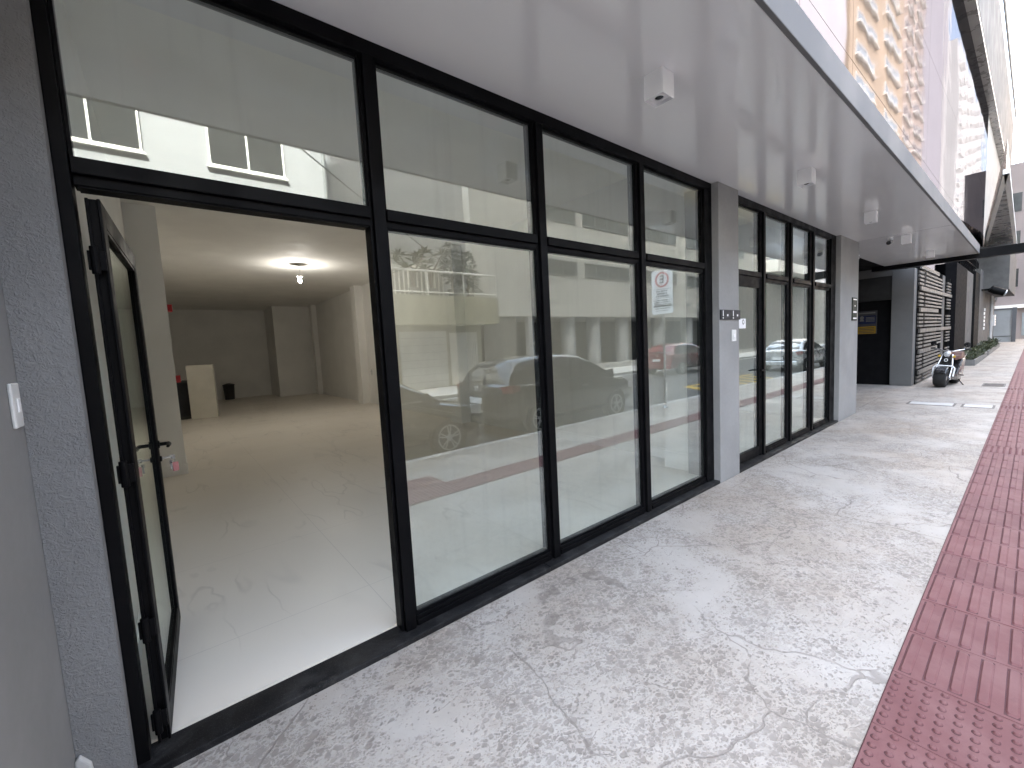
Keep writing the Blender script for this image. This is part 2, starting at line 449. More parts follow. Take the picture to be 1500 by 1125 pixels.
def tag(o, label=None, cat=None, group=None, kind=None):
    if label: o['label'] = label
    if cat: o['category'] = cat
    if group: o['group'] = group
    if kind: o['kind'] = kind
    return o
def thing(name, label, cat, loc=(0, 0, 0), rz=0., group=None):
    o = bpy.data.objects.new(name, None); COL.objects.link(o)
    o.location = loc; o.rotation_euler = (0, 0, rz); o.empty_display_size = .2
    return tag(o, label, cat, group)
def struct(o): return tag(o, kind='structure')
def copy_tree(o, parent=None):
    c = o.copy(); COL.objects.link(c)
    if parent is not None: c.parent = parent
    for ch in [x for x in bpy.data.objects if x.parent == o and x is not c]: copy_tree(ch, c)
    return c
def text(name, body, size, mat, parent, loc, rot, extrude=.001, align='CENTER'):
    cu = bpy.data.curves.new(name, 'FONT'); cu.body = body; cu.size = size; cu.extrude = extrude
    cu.align_x = align; cu.align_y = 'CENTER'
    o = bpy.data.objects.new(name, cu); COL.objects.link(o)
    dg = bpy.context.evaluated_depsgraph_get(); me = bpy.data.meshes.new_from_object(o.evaluated_get(dg))
    bpy.data.objects.remove(o); me.name = name
    o = bpy.data.objects.new(name, me); COL.objects.link(o); me.materials.clear(); me.materials.append(M[mat])
    o.parent = parent; o.location = loc; o.rotation_euler = rot
    return o

# ------------------------------------------------------------------ ground
ZR = -.13     # road level
struct(MB().box(-400, 600, -400, 400, ZR-1.0, ZR-.06).build('ground', 'asphalt'))
struct(MB().box(-60, 75, -10.9, -3.56, ZR-.055, ZR).build('road', 'asphalt'))
# pavement sheet with kerb
struct(MB().box(-12, 75, -3.40, 0.028, ZR-.05, 0).build('pavement', 'concrete', bevel=.01))
struct(MB().box(9.99, 15.33, .0285, 3.2, ZR-.05, -.001).build('garage_floor', 'concrete'))
struct(MB().box(-12, 75, -3.555, -3.403, ZR-.05, -.002).build('kerb', 'patch_cement', bevel=.02))
struct(MB().box(-60, 75, -13.9, -10.93, ZR-.05, .0).build('opposite_pavement', 'patch_cement', bevel=.02))
# yellow hatched island on the road
hb = MB()
for k in range(7):
    x = 13.2+k*.75
    hb.bar((x, -3.9, ZR+.005), (x+.9, -5.3, ZR+.005), .16, .006)
hb.bar((12.9, -3.78, ZR+.005), (19.4, -3.78, ZR+.005), .14, .006); hb.bar((13.9, -5.4, ZR+.005), (19.4, -5.4, ZR+.005), .14, .006)
hb.bar((12.9, -3.78, ZR+.009), (13.9, -5.4, ZR+.009), .14, .006)
struct(hb.build('road_markings', 'yellow'))
struct(MB().box(-40, 70, -10.75, -10.63, ZR+.001, ZR+.005).build('edge_line_marking', 'sign_white'))

# tactile paving strip: grout bed, tiles with bars or domes
bed = MB().box(2.461, 70, -2.19, -1.787, .0, .004)
bed.box(.06, 2.46, -2.592, -1.787, .0, .004)
tiles = MB(); 
def rbar(mb, x0, x1, y, w, z0, z1):
    e = .012; n = 5
    prof = [(-w/2, z0), (-w/2+.007, z1), (w/2-.007, z1), (w/2, z0)]
    # capsule-like bar: tapered ends
    ring = lambda x, k: [(x, y+p[0]*k, z0 if j in (0, 3) else z0+(z1-z0)) for j, p in enumerate(prof)]
    pts0 = [(x0, y-w*.3, z0), (x0+.014, y-w*.22, z1), (x0+.014, y+w*.22, z1), (x0, y+w*.3, z0)]
    pts1 = [(x0+.018, y-w/2, z0), (x0+.022, y-w/2+.007, z1), (x0+.022, y+w/2-.007, z1), (x0+.018, y+w/2, z0)]
    pts2 = [(x1-.018, y-w/2, z0), (x1-.022, y-w/2+.007, z1), (x1-.022, y+w/2-.007, z1), (x1-.018, y+w/2, z0)]
    pts3 = [(x1, y-w*.3, z0), (x1-.014, y-w*.22, z1), (x1-.014, y+w*.22, z1), (x1, y+w*.3, z0)]
    mb.loft([pts0, pts1, pts2, pts3], cap=True, closed=True)
def dome(mb, x, y, z0, r, h):
    n = 9; rg = []
    for q, hh in ((1, 0), (.78, .62), (.42, 1)):
        rg.append([(x+r*q*math.cos(2*PI*k/n), y+r*q*math.sin(2*PI*k/n), z0+h*hh) for k in range(n)])
    mb.loft(rg, cap=True)
TP = .3995
TX = [2.46+TP*k for k in range(168)]
bars = MB(); dirt_and_shade = MB()  # second mesh: dark rims that paint groove shade beside bars and domes
def tile(x0, y1, kind):
    dz = random.uniform(-.0011, .0011); zt = .0075+dz
    tiles.box(x0+.002, x0+TP-.002, y1-TP+.002, y1-.002, .002, zt)
    if kind == 'dome':
        for i in range(8):
            for j in range(8):
                cx, cy = x0+.0262+i*.0496, y1-.0262-j*.0496
                dirt_and_shade.lathe([(.0145, zt-.002), (.0145, zt+.0004)], (cx-.0015, cy+.001, 0), 'z', 10)
                dome(bars, cx, cy, zt-.0002, .0122, .0068)
    elif kind == 'bar':
        for b in range(5):
            cy = y1-.0400-b*.0799
            dirt_and_shade.box(x0+.018, x0+TP-.021, cy-.0205, cy+.0235, zt-.002, zt+.0004)
            rbar(bars, x0+.0215, x0+TP-.0215, cy, .041, zt-.0002, zt+.0062)
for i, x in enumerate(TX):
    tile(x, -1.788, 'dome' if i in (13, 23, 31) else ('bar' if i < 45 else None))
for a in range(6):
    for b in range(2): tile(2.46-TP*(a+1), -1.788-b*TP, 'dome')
struct(bed.build('tactile_bed', 'tile_grout'))
tp = struct(tiles.build('tactile_paving', 'tactile', bevel=.0015, seg=1))
bars.build('raised_bars', 'tactile', tp, smooth=False)
dirt_and_shade.build('groove_shade', 'tile_grout', tp)  # shade at the raised edges, put in as dark colour

# steel covers let into the pavement
covers = [((11.66, 12.05, -1.19, -.56), 'patch_cement', 'pale cement-filled inspection cover beside the garage entrance', .05),
          ((11.66, 12.05, -1.70, -1.33), 'patch_cement', 'small pale inspection cover against the red tactile strip', .03),
          ((15.62, 16.35, -1.71, -1.38), 'metal_cover', 'dark iron drain grate by the red strip near the scooter', .03)]
for (x0, x1, y0, y1), mt, lb, e in covers:
    t = thing('inspection_cover' if mt != 'metal_cover' else 'drain_grate', lb, 'cover' if mt != 'metal_cover' else 'grate', ((x0+x1)/2, (y0+y1)/2, 0))
    fr = MB()
    fr.box(x0-.03, x1+.03, y0-.03, y0, -.02, .004); fr.box(x0-.03, x1+.03, y1, y1+.03, -.02, .004)
    fr.box(x0-.03, x0, y0, y1, -.02, .004); fr.box(x1, x1+.03, y0, y1, -.02, .004)
    fr.build('frame', 'metal_cover', t)
    lid = MB()
    if mt == 'metal_cover':
        k = x0
        while k < x1-.02: lid.box(k+.004, k+.03, y0, y1, -.02, .006); k += .045
    else: lid.box(x0+.006, x1-.006, y0+.006, y1-.006, -.02, .006)
    lid.build('lid', mt, t)

# ------------------------------------------------------------------ shop building
B = thing('shop_building', 'grey shop building with white canopy soffit and mirrored cladding above', 'building', (0, 0, 0))
SZ = 3.148; CZ = 3.71; IX0 = -.27; IX1 = 4.90; IY1 = 19.0
MB().box(-6.0, -.385, -.9, .30, -.02, SZ).build('return_wall', 'grey_smooth', B)
MB().box(-.384, -.242, -.070, .30, -.02, SZ).build('left_pillar', 'grey_stucco', B)
MB().box(4.503, 4.970, -.068, .30, 0, SZ).build('pillar', 'grey_column', B, bevel=.006)
MB().box(8.860, 9.990, -.068, .30, 0, SZ).build('pillar', 'grey_column', B, bevel=.006)
# canopy: soffit slab with a slim fascia
cp = MB().box(-6, 14.55, -1.262, .36, SZ, SZ+.16).build('canopy', 'soffit', B)
fa = MB(); fa.box(-6, 14.55, -1.290, -1.264, SZ-.004, SZ+.185)
fa.build('fascia', 'fascia_grey', cp, bevel=.004)
MB().box(-6, 14.55, -1.264, .36, SZ+.163, SZ+.185).build('canopy_top', 'fascia', cp)
MB().box(14.56, 14.76, -2.05, .62, SZ-.10, SZ+.10).build('end_beam', 'black_metal', cp, bevel=.006)
# soffit panel seams
MB().box(9.8585, 9.8615, -1.262, -.07, SZ-.0012, SZ+.01).build('panel_seam', 'fascia', cp)
# upper storeys
MB().box(-40, 60, .02, 16, SZ+.19+.7, 13.69).build('upper_storey', 'grey_column', B)
MB().box(-40, 60, .012, .6, SZ+.19, SZ+.88).build('upper_wall', 'fascia', B)
x = -6.0; k = 0
while x < 37:
    w = 2.6
    for (z0, z1) in ((SZ+.2, 6.15), (6.16, 9.15), (9.16, 13.69)):
        MB().box(x+.006, x+w-.006, -.012, .008, z0, z1).build('mirrored_cladding', 'mirror', B)
    x += w; k += 1
MB().box(-40, 60, -.30, .02, 13.70, 13.90).build('overhang_soffit', 'overhang', B)
MB().box(-40, 60, -.31, 16, 13.905, 18.9).build('overhang_storey', 'fascia', B)
MB().box(-3.5, 60, 1.2, 16, 18.92, 33.0).build('sun_blocker', 'grey_column', B)  # unseen set-back volume, added to keep the sun off the street
MB().box(-40, -3.501, 1.2, 16, 18.92, 27.0).build('sun_blocker', 'grey_column', B)  # added lower step, shaped so sun reaches the house opposite
cd = MB().tube([(-40, -.42, 19.4), (60, -.42, 19.4)], .06, 8); cd.build('conduit', 'gate_grey', B)
# triangular projecting bay above the neighbour's door
MB().prism([(19.74, -1.44), (38.67, -.05), (42.9, -1.19)], 'z', 6.0, 6.9).build('triangular_bay', 'overhang', B)
wb = MB()
wb.bar((19.7, -1.46, 5.97), (42.9, -1.21, 5.97), .12, .14); wb.bar((19.7, -1.44, 5.97), (38.7, -.05, 5.97), .12, .14)
wb.build('bay_trim', 'white_paint', B)

# showroom interior
struct(MB().box(IX0, 9.71, .10, IY1+.1, -.15, .040).build('showroom_floor', 'marble'))
MB().box(IX0-.1, 10.0, .02, IY1+.3, CZ, CZ+.15).build('showroom_ceiling', 'white_paint', B)
MB().box(IX0-.12, IX0, .302, IY1, .0, CZ).build('partition_wall', 'white_paint', B)
MB().box(IX1, IX1+.12, .302, IY1, .0, CZ).build('partition_wall', 'white_paint', B)
MB().box(IX0, IX1, IY1, IY1+.12, .0, CZ).build('back_wall', 'white_paint', B)
MB().box(IX0-.1, 10.0, .105, .30, SZ+.002, CZ).build('header_wall', 'white_paint', B)
MB().box(IX0, .07, 5.36, 6.2, .0, CZ).build('interior_pillar', 'white_paint', B)
MB().box(4.58, IX1, .302, .62, .0, CZ).build('interior_pillar', 'white_paint', B)
MB().box(4.66, IX1, 5.36, 5.72, .0, CZ).build('interior_pillar', 'white_paint', B)
MB().box(4.66, IX1, 11.1, 11.5, .0, CZ).build('interior_pillar', 'white_paint', B)
MB().box(4.72, IX1, 16.4, 16.75, .0, CZ).build('interior_pillar', 'white_paint', B)
MB().box(3.45, IX1-.05, 17.2, IY1-.002, .0, CZ).build('projecting_closet', 'white_paint', B)
sk = MB()
sk.box(IX0, IX0+.015, .4, 5.36, .04, .17); sk.box(IX0, 3.45, IY1-.016, IY1, .04, .17)
sk.box(IX1-.015, IX1, .62, 16.4, .04, .17); sk.box(IX0, .085, 5.345, 5.36, .04, .19); sk.box(.07, .085, 5.36, 6.2, .04, .19)
sk.box(4.565, 4.58, .302, .635, .04, .24); sk.box(4.58, 4.9, .62, .635, .04, .24); sk.box(3.435, 4.85, 17.185, 17.2, .04, .17)
sk.box(4.645, 4.66, 5.345, 5.735, .04, .19); sk.box(4.645, 4.66, 11.085, 11.5, .04, .17)
sk.build('skirting', 'white_paint', B, bevel=.003)
# second unit
MB().box(IX1+.121, 9.7, 8.0, 8.12, 0, CZ).build('back_wall', 'white_paint', B)
MB().box(8.90, 9.02, .302, 8.0, 0, CZ).build('partition_wall', 'white_paint', B)
dr = MB().box(IX1-.035, IX1-.002, 9.95, 10.85, .045, 2.15).build('interior_door', 'white_paint', B, bevel=.004)
dh = MB(); dh.tube([(IX1-.035, 10.74, 1.05), (IX1-.085, 10.74, 1.05), (IX1-.085, 10.60, 1.05)], .011, 8)
dh.box(IX1-.041, IX1-.034, 10.71, 10.77, .93, 1.12); dh.build('handle', 'chrome', dr)
# garage recess (right of the wide pillar)
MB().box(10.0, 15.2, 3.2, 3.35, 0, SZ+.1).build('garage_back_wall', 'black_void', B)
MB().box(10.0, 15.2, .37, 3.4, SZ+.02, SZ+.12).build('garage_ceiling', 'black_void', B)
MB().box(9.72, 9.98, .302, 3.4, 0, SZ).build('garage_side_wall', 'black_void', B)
MB().box(15.2, 15.6, -.13, .31, 0, SZ-.07).build('pillar', 'dark_column', B, bevel=.006)
MB().box(15.2, 15.45, .311, 3.3, 2.95, SZ+.1).build('garage_lintel', 'dark_column', B)
MB().box(15.23, 15.42, .311, 3.3, 2.32, 2.949).build('garage_panel', 'charcoal', B)
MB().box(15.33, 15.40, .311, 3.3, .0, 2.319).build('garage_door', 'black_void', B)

# white lump of cement left at the foot of the left pillar
t = thing('cement_lump', 'pale smear of cement at the foot of the grey left wall', 'cement patch', (-.36, -.08, 0))
MB().prism([(-.39, 0), (-.335, 0), (-.345, .19), (-.372, .235), (-.385, .22)], 'y', -.092, -.0705).build('cement', 'patch_cement', t, bevel=.006)

# ------------------------------------------------------------------ storefronts
GY = .042      # glass plane
def storefront(name, label, xs, x0, x1, door_bay, open_door):
    """xs: list of (glass_left, glass_right) per bay"""
    T = thing(name, label, 'storefront', ((x0+x1)/2, 0, 0))
    zt0, zt1, zb, zb0, zg1 = 2.236, 2.343, .103, .031, 3.062
    f = MB()
    # outer frame
    f.box(x0, x1, .002, .10, zg1+.012, SZ-.001)
    f.box(x0, xs[0][0]-.012, .002, .10, zb0, zg1+.011); f.box(xs[-1][1]+.012, x1, .002, .10, zb0, zg1+.011)
    f.build('outer_frame', 'black_metal', T, bevel=.003)
    for (a, b) in zip(xs, xs[1:]):
        m0, m1 = a[1], b[0]; c = (m0+m1)/2
        mm = MB(); mm.box(c-.030, c+.030, .0, .104, zb0, zg1+.011)
        mm.box(m0+.006, c-.031, .022, .10, zb0, zg1+.011); mm.box(c+.031, m1-.006, .022, .10, zb0, zg1+.011)
        mm.build('mullion', 'black_metal', T, bevel=.003)
    for i, (a, b) in enumerate(xs):
        tr = MB(); tr.box(a-.008, b+.008, .004, .098, zt0+.042, zt1-.008); tr.box(a-.008, b+.008, .024, .098, zt0+.006, zt0+.0415)
        tr.build('transom', 'black_metal', T, bevel=.003)
        # glazing beads of the upper light
        def beads(z0, z1):
            g = MB(); e = .016
            g.box(a-.004, b+.004, .030, .080, z1-.001, z1+e); g.box(a-.004, b+.004, .030, .080, z0-e, z0+.001)
            g.box(a-.012, a+.001, .030, .080, z0-.001, z1-.0015); g.box(b-.001, b+.012, .030, .080, z0-.001, z1-.0015)
            g.build('glazing_bead', 'black_metal', T, bevel=.002)
        beads(zt1, zg1)
        MB().box(a-.006, b+.006, GY-.004, GY+.004, zt1-.006, zg1+.006).build('pane', 'glass', T)
        if i != door_bay:
            beads(zb, zt0)
            r = MB(); r.box(a-.008, b+.008, .010, .10, zb0, zb-.040); r.box(a-.008, b+.008, .018, .098, zb-.0395, zb-.016)
            r.build('bottom_rail', 'black_metal', T, bevel=.003)
            MB().box(a-.006, b+.006, GY-.004, GY+.004, zb-.006, zt0+.006).build('pane', 'glass', T)
    return T
G1 = [(-.19, .868), (.972, 2.022), (2.1436, 3.193), (3.34, 4.343)]
SF1 = storefront('storefront', 'black framed storefront of four bays with an open glass door', G1, -.2415, 4.502, 0, True)
G2 = [(5.02, 5.78), (5.97, 6.70), (6.92, 7.62), (7.87, 8.60)]
SF2 = storefront('storefront', 'black framed storefront between two grey pillars with closed door', G2, 4.971, 8.859, 0, False)
# granite sills
g = MB(); g.box(-.2415, 1.95, -.062, .099, -.02, .030); g.box(1.952, 4.502, -.062, .099, -.02, .030)
g.build('granite_sill', 'granite', SF1, bevel=.004)
g = MB(); g.box(4.971, 8.859, -.062, .099, -.02, .030); g.build('granite_sill', 'granite', SF2, bevel=.004)
# door lining of bay 0 in the first storefront
MB().box(-.188, .868, .030, .098, 2.2365, 2.242).build('door_lining', 'black_metal', SF1)

# open door leaf, hinged on the left jamb, swung into the showroom
def door_leaf(parent, origin, rz, width, z0, z1, mat_glass, handle_side):
    st = .075; th = .042
    lf = MB()
    lf.box(0, st, -th/2, th/2, z0, z1); lf.box(width-st, width, -th/2, th/2, z0, z1)
    lf.box(st, width-st, -th/2, th/2, z0, z0+.095); lf.box(st, width-st, -th/2, th/2, z1-.085, z1)
    # rebate lips on the leaf edges
    lf.box(-.012, 0, -th/2, -th/2+.010, z0, z1); lf.box(-.012, 0, th/2-.010, th/2, z0, z1)
    o = lf.build('door', 'black_metal', parent, bevel=.003, local=True)
    o.location = Vector(origin)-wloc(parent); o.rotation_euler = (0, 0, rz)
    MB().box(st-.008, width-st+.008, -.004, .004, z0+.088, z1-.078).build('pane', mat_glass, o, local=True)
    b = MB()
    for s in (-1, 1):
        y0, y1 = sorted((s*.0045, s*.018))
        b.box(st, width-st, y0, y1, z0+.095, z0+.108); b.box(st, width-st, y0, y1, z1-.098, z1-.085)
        b.box(st, st+.012, y0, y1, z0+.109, z1-.099); b.box(width-st-.012, width-st, y0, y1, z0+.109, z1-.099)
    b.build('glazing_bead', 'black_metal', o, local=True)
    hx = width-.038; hz = 1.13
    for s in (-1, 1):
        h = MB()
        h.lathe([(.022, 0), (.022, s*.006), (.010, s*.008), (.010, s*.05)], (hx, s*th/2, hz), 'y', 14)
        h.tube([(hx, s*(th/2+.046), hz), (hx-.03, s*(th/2+.052), hz), (hx-.115, s*(th/2+.050), hz)], [.011, .010, .008], 10)
        h.build('handle', 'black_metal', o, smooth=True, local=True)
        MB().lathe([(.016, 0), (.016, s*.008), (.010, s*.010)], (hx, s*th/2, hz-.085), 'y', 14).build('lock_cylinder', 'black_metal', o, smooth=True, local=True)
    return o
leaf = door_leaf(SF1, (-.1560, .055, 0), math.radians(87.2), 1.02, .052, 2.208, 'door_glass', 1)
for z in (.16, .55, 1.18, 1.98):
    hg = MB(); hg.lathe([(.013, -.05), (.013, .05)], (-.168, .022, z), 'z', 12)
    hg.box(-.188, -.138, .024, .034, z-.035, z+.035)
    hg.build('hinge', 'black_metal', SF1, bevel=.002)
# closed door leaf of the second storefront
leaf2 = door_leaf(SF2, (4.985, .045, 0), 0, .86, .045, 2.25, 'glass', 1)
# keys hanging in the lock of the open door
kx, ky, kz = -.052, .055+.982+.01, 1.045
K = thing('key_bunch', 'small bunch of keys with pink tag hanging in the open glass door', 'keys', (kx, ky, kz))
k_ = MB(); k_.bar((kx-.03, ky, kz), (kx+.012, ky, kz), .004, .010); k_.lathe([(.004, -.0015), (.013, -.0015), (.013, .0015), (.004, .0015)], (kx+.022, ky, kz), 'y', 14, True)
k_.build('key', 'steel', K)
k_ = MB(); k_.tube([(kx+.026, ky, kz-.008), (kx+.032, ky, kz-.02), (kx+.030, ky, kz-.032)], .0016, 6); k_.build('ring', 'steel', K)
MB().box(kx+.018, kx+.046, ky-.003, ky+.003, kz-.088, kz-.034).build('tag', 'key_pink', K, bevel=.002)
k_ = MB(); k_.box(kx+.008, kx+.016, ky+.004, ky+.006, kz-.075, kz-.02); k_.box(kx+.004, kx+.020, ky+.004, ky+.006, kz-.04, kz-.022); k_.build('key', 'steel', K)

# ------------------------------------------------------------------ small fittings on the facade
def switch(name, label, c, n, w, h):
    """plate centred at c on a wall; n: 'x' faces +X, 'y' faces -Y"""
    t = thing(name, label, 'switch', c); x, y, z = c
    if n == 'x':
        MB().box(x, x+.010, y-w/2, y+w/2, z-h/2, z+h/2).build('plate', 'white_plastic', t, bevel=.004)
        MB().box(x+.0102, x+.014, y-w*.14, y+w*.14, z-h*.16, z+h*.16).build('button', 'lamp_white', t, bevel=.002)
    else:
        MB().box(x-w/2, x+w/2, y-.010, y, z-h/2, z+h/2).build('plate', 'white_plastic', t, bevel=.004)
        MB().box(x-w*.14, x+w*.14, y-.014, y-.0102, z-h*.16, z+h*.16).build('button', 'lamp_white', t, bevel=.002)
switch('doorbell_switch', 'white rocker switch plate on the smooth grey wall beside the open door', (-.3848, -.150, 1.485), 'x', .085, .140)
switch('doorbell_switch', 'white switch plate on the grey pillar below two black number plates', (4.83, -.0682, 1.583), 'y', .10, .125)
for i, (x0, x1, lb, num) in enumerate(((4.507, 4.738, 'left black number plate on the grey pillar', '1'), (4.744, 4.972, 'right black number plate on the grey pillar, nearest the closed door', '2'))):
    t = thing('number_plate', lb, 'plate', ((x0+x1)/2, -.069, 1.805), group='number plates on the pillar')
    MB().box(x0, x1, -.082, -.0685, 1.755, 1.858).build('plate', 'ink', t, bevel=.002)
    m_ = MB(); m_.box(x0+.045, x0+.060, -.0832, -.0822, 1.79, 1.85); m_.box(x0+.042, x0+.062, -.0832, -.0822, 1.766, 1.778)
    m_.box(x0+.140, x0+.168, -.0832, -.0822, 1.790, 1.803); m_.box(x0+.140, x0+.152, -.0832, -.0822, 1.803, 1.812); m_.box(x0+.158, x0+.168, -.0832, -.0822, 1.803, 1.812)
    m_.build('lettering', 'sign_white', t)
t = thing('door_sticker', 'small pale sticker inside the closed glass door', 'sticker', (5.34, .045, 1.715))
MB().box(5.22, 5.40, .036, .0385, 1.66, 1.775).build('sheet', 'sign_white', t)
MB().lathe([(.018, 0), (.030, 0), (.030, .001), (.018, .001)], (5.33, .0345, 1.735), 'y', 16, True).build('mark', 'stone_grey', t)
t = thing('notice_sign', 'narrow dark green notice with white bands on the wide grey pillar', 'sign', (9.71, -.07, 1.94))
MB().box(9.555, 9.87, -.082, -.0685, 1.735, 2.145).build('board', 'sign_green', t, bevel=.002)
m_ = MB()
for z0, z1 in ((2.10, 2.122), (1.872, 1.905), (1.762, 1.788)): m_.box(9.60, 9.83, -.0835, -.0822, z0, z1)
m_.box(9.69, 9.74, -.0835, -.0822, 1.985, 2.01)
m_.build('lettering', 'sign_white', t)
t = thing('warning_poster', 'dark warning poster with yellow lower panel on the black garage door', 'poster', (15.33, .8, 1.7))
MB().box(15.318, 15.329, .62, 1.06, 1.42, 2.06).build('board', 'ink', t)
MB().box(15.312, 15.3175, .645, 1.035, 1.43, 1.63).build('yellow_panel', 'poster_yellow', t)
MB().box(15.312, 15.3175, .645, 1.035, 1.70, 1.93).build('blue_panel', 'poster_blue', t)
m_ = MB(); m_.box(15.313, 15.3175, .66, 1.02, 1.985, 2.02)
m_.lathe([(.045, 0), (.045, .004)], (15.308, .95, 1.88), 'x', 14); m_.prism([(.90, 1.78), (1.0, 1.78), (.98, 1.85), (.92, 1.85)], 'x', 15.308, 15.3118)
for k in range(4): m_.box(15.308, 15.3118, .67, .86, 1.765+k*.035, 1.78+k*.035)
m_.build('lettering', 'neighbour_stone', t)
m_ = MB()
for k in range(4): m_.box(15.308, 15.3118, .67, 1.01, 1.455+k*.042, 1.473+k*.042)
m_.build('small_lettering', 'ink', t)

# ceiling lights under the canopy
LX = [(2.425, -.685), (5.00, -.69), (7.58, -.69), (10.10, -.69), (12.75, -.69)]
LL = ['large white cube ceiling light nearest the camera under the canopy', 'white cube ceiling light in front of the second pillar bay, second from the camera',
      'white cube ceiling light out from the wide grey pillar, third along the soffit', 'white cube ceiling light fourth along the soffit, before the garage entrance',
      'small farthest white cube ceiling light near the canopy end']
def make_light():
    t = thing('ceiling_light', LL[0], 'ceiling light', (0, 0, 0), 0, 'cube lights along the canopy soffit')
    w = .062; h = .142
    b = MB(); b.box(-w, w, -w, -w+.006, -h, 0); b.box(-w, w, w-.006, w, -h, 0); b.box(-w, -w+.006, -w+.006, w-.006, -h, 0); b.box(w-.006, w, -w+.006, w-.006, -h, 0)
    b.box(-w+.006, w-.006, -w+.006, w-.006, -h+.022, -h+.03)
    b.build('housing', 'lamp_white', t, bevel=.0015)
    MB().lathe([(.026, 0), (.040, 0), (.043, .004), (.040, .008), (.026, .008)], (0, 0, -h+.012), 'z', 24, True).build('bezel', 'lamp_white', t, smooth=True)
    MB().lathe([(.0, -.001), (.012, .0), (.0275, .009), (.0275, .012)], (0, 0, -h+.008), 'z', 20).build('lens', 'dark_lens', t, smooth=True)
    return t
l0 = make_light()
for i, (x, y) in enumerate(LX):
    o = l0 if i == 0 else copy_tree(l0)
    o.location = (x, y, SZ); o['label'] = LL[i]
t = thing('security_camera', 'small white camera hanging under the soffit beside the garage entrance', 'camera', (11.6, .25, SZ))
MB().lathe([(.04, 0), (.04, -.03), (.02, -.04)], (11.6, .30, SZ), 'z', 14).build('mount', 'lamp_white', t, smooth=True)
MB().tube([(11.62, .30, SZ-.07), (11.48, .30, SZ-.10)], [.035, .04], 14).build('body', 'lamp_white', t, smooth=True)
t = thing('security_camera', 'small dark and white camera beside the fourth ceiling light', 'camera', (10.3, -.5, SZ))
MB().lathe([(.04, 0), (.04, -.03), (.02, -.04)], (10.1, -.48, SZ), 'z', 14).build('mount', 'lamp_white', t, smooth=True)
MB().tube([(10.16, -.48, SZ-.06), (10.02, -.47, SZ-.09)], [.03, .035], 14).build('body', 'dark_lens', t, smooth=True)

# ------------------------------------------------------------------ things in the showroom
t = thing('pendant_bulb', 'bare lit bulb hanging on a short cord from the showroom ceiling', 'light bulb', (2.53, 8.5, CZ))
MB().lathe([(.05, -.02), (.05, 0)], (2.53, 8.5, CZ), 'z', 16).build('ceiling_rose', 'white_plastic', t)
MB().tube([(2.53, 8.5, CZ-.02), (2.53, 8.5, 3.45)], .004, 6).build('cord', 'white_plastic', t)
MB().lathe([(.016, .0), (.018, -.05)], (2.53, 8.5, 3.45), 'z', 14).build('socket', 'white_plastic', t)
MB().lathe([(.012, .024), (.062, .0), (.064, -.004), (.012, .018)], (2.53, 8.5, 3.435), 'z', 20, True).build('cap', 'white_plastic', t)
MB().lathe([(.014, 0), (.03, -.03), (.036, -.06), (.028, -.09), (.001, -.103)], (2.53, 8.5, 3.398), 'z', 16).build('bulb', 'bulb_lit', t, smooth=True)
t = thing('leaning_panel', 'cream door panel standing on the showroom floor behind the white pillar', 'panel', (.65, 12.8, .04))
MB().prism([(.37, 12.44), (.97, 12.44), (1.01, 12.56), (.41, 12.56)], 'z', .04, 1.53).build('board', 'board', t, bevel=.004)
t = thing('dark_cabinet', 'low dark cabinet behind the cream panel', 'cabinet', (.3, 13.2, .04))
MB().box(.06, .62, 12.75, 13.4, .04, 1.12).build('cabinet', 'bin', t, bevel=.01)
MB().box(.10, .58, 12.73, 12.748, .12, 1.06).build('door', 'ink', t)
t = thing('waste_bin', 'dark waste bin against the back wall of the showroom', 'bin', (1.85, 18.6, .04))
MB().lathe([(.17, 0), (.20, .55), (.21, .57), (.16, .60)], (1.85, 18.6, .04), 'z', 18).build('bucket', 'bin', t, smooth=True)
MB().lathe([(.215, .57), (.21, .61), (.05, .66), (.001, .66)], (1.85, 18.6, .041), 'z', 18).build('lid', 'ink', t, smooth=True)
for z, lb in ((2.37, 'upper red alarm sounder on the white showroom pillar'), (1.38, 'lower red alarm call point on the white showroom pillar')):
    t = thing('fire_alarm', lb, 'fire alarm', (.07, 5.48, z), group='red fire alarm units on the pillar')
    MB().box(.0702, .125, 5.44, 5.53, z-.05, z+.05).build('case', 'red_alarm', t, bevel=.006)
    MB().box(.1252, .130, 5.455, 5.515, z-.03, z+.03).build('glass_plate', 'sign_white', t)

t = thing('wall_socket', 'small white wall socket low on the right showroom wall', 'socket', (4.9, 10.1, .5))
MB().box(IX1-.010, IX1-.0005, 10.0, 10.12, .42, .54).build('plate', 'white_plastic', t, bevel=.003)
MB().box(IX1-.013, IX1-.0102, 10.03, 10.09, .45, .51).build('outlet', 'stone_grey', t)
# ------------------------------------------------------------------ slatted screen beyond the garage entrance
t = thing('slatted_screen', 'grey slatted screen wall of staggered horizontal planks beside the scooter', 'screen', (18, -.15, 0))
s = MB(); z = .06; i = 0
while z < 3.15:
    wide = i % 5 == 2
    h = .105 if wide else .052
    if wide:
        s.box(15.66, 22.2 if i % 10 == 2 else 18.9, -.215, -.175, z, z+h); MB().box(15.62, 16.4, -.174, -.10, z, z+h).build('spacer_block', 'slat_dark', t)
    else:
        e = 20.1 - random.uniform(0, .3)
        s.box(15.64, 16.3, -.185, -.15, z, z+h)
        s.box(16.55+random.uniform(-.05, .05), e, -.190, -.155, z, z+h)
        s.box(21.2, 22.2, -.19, -.155, z-.01, z+h*.8)
    z += h+.050; i += 1
s.build('slat_panel', 'slat', t, bevel=.003)
p_ = MB()
for x in (15.61, 20.15, 20.9, 22.22): p_.box(x, x+.07, -.15, -.05, 0, 3.2)
p_.build('post', 'slat_dark', t)
MB().box(20.25, 20.75, -.16, -.12, 0, 3.2).build('pale_strip', 'neighbour_stone', t)
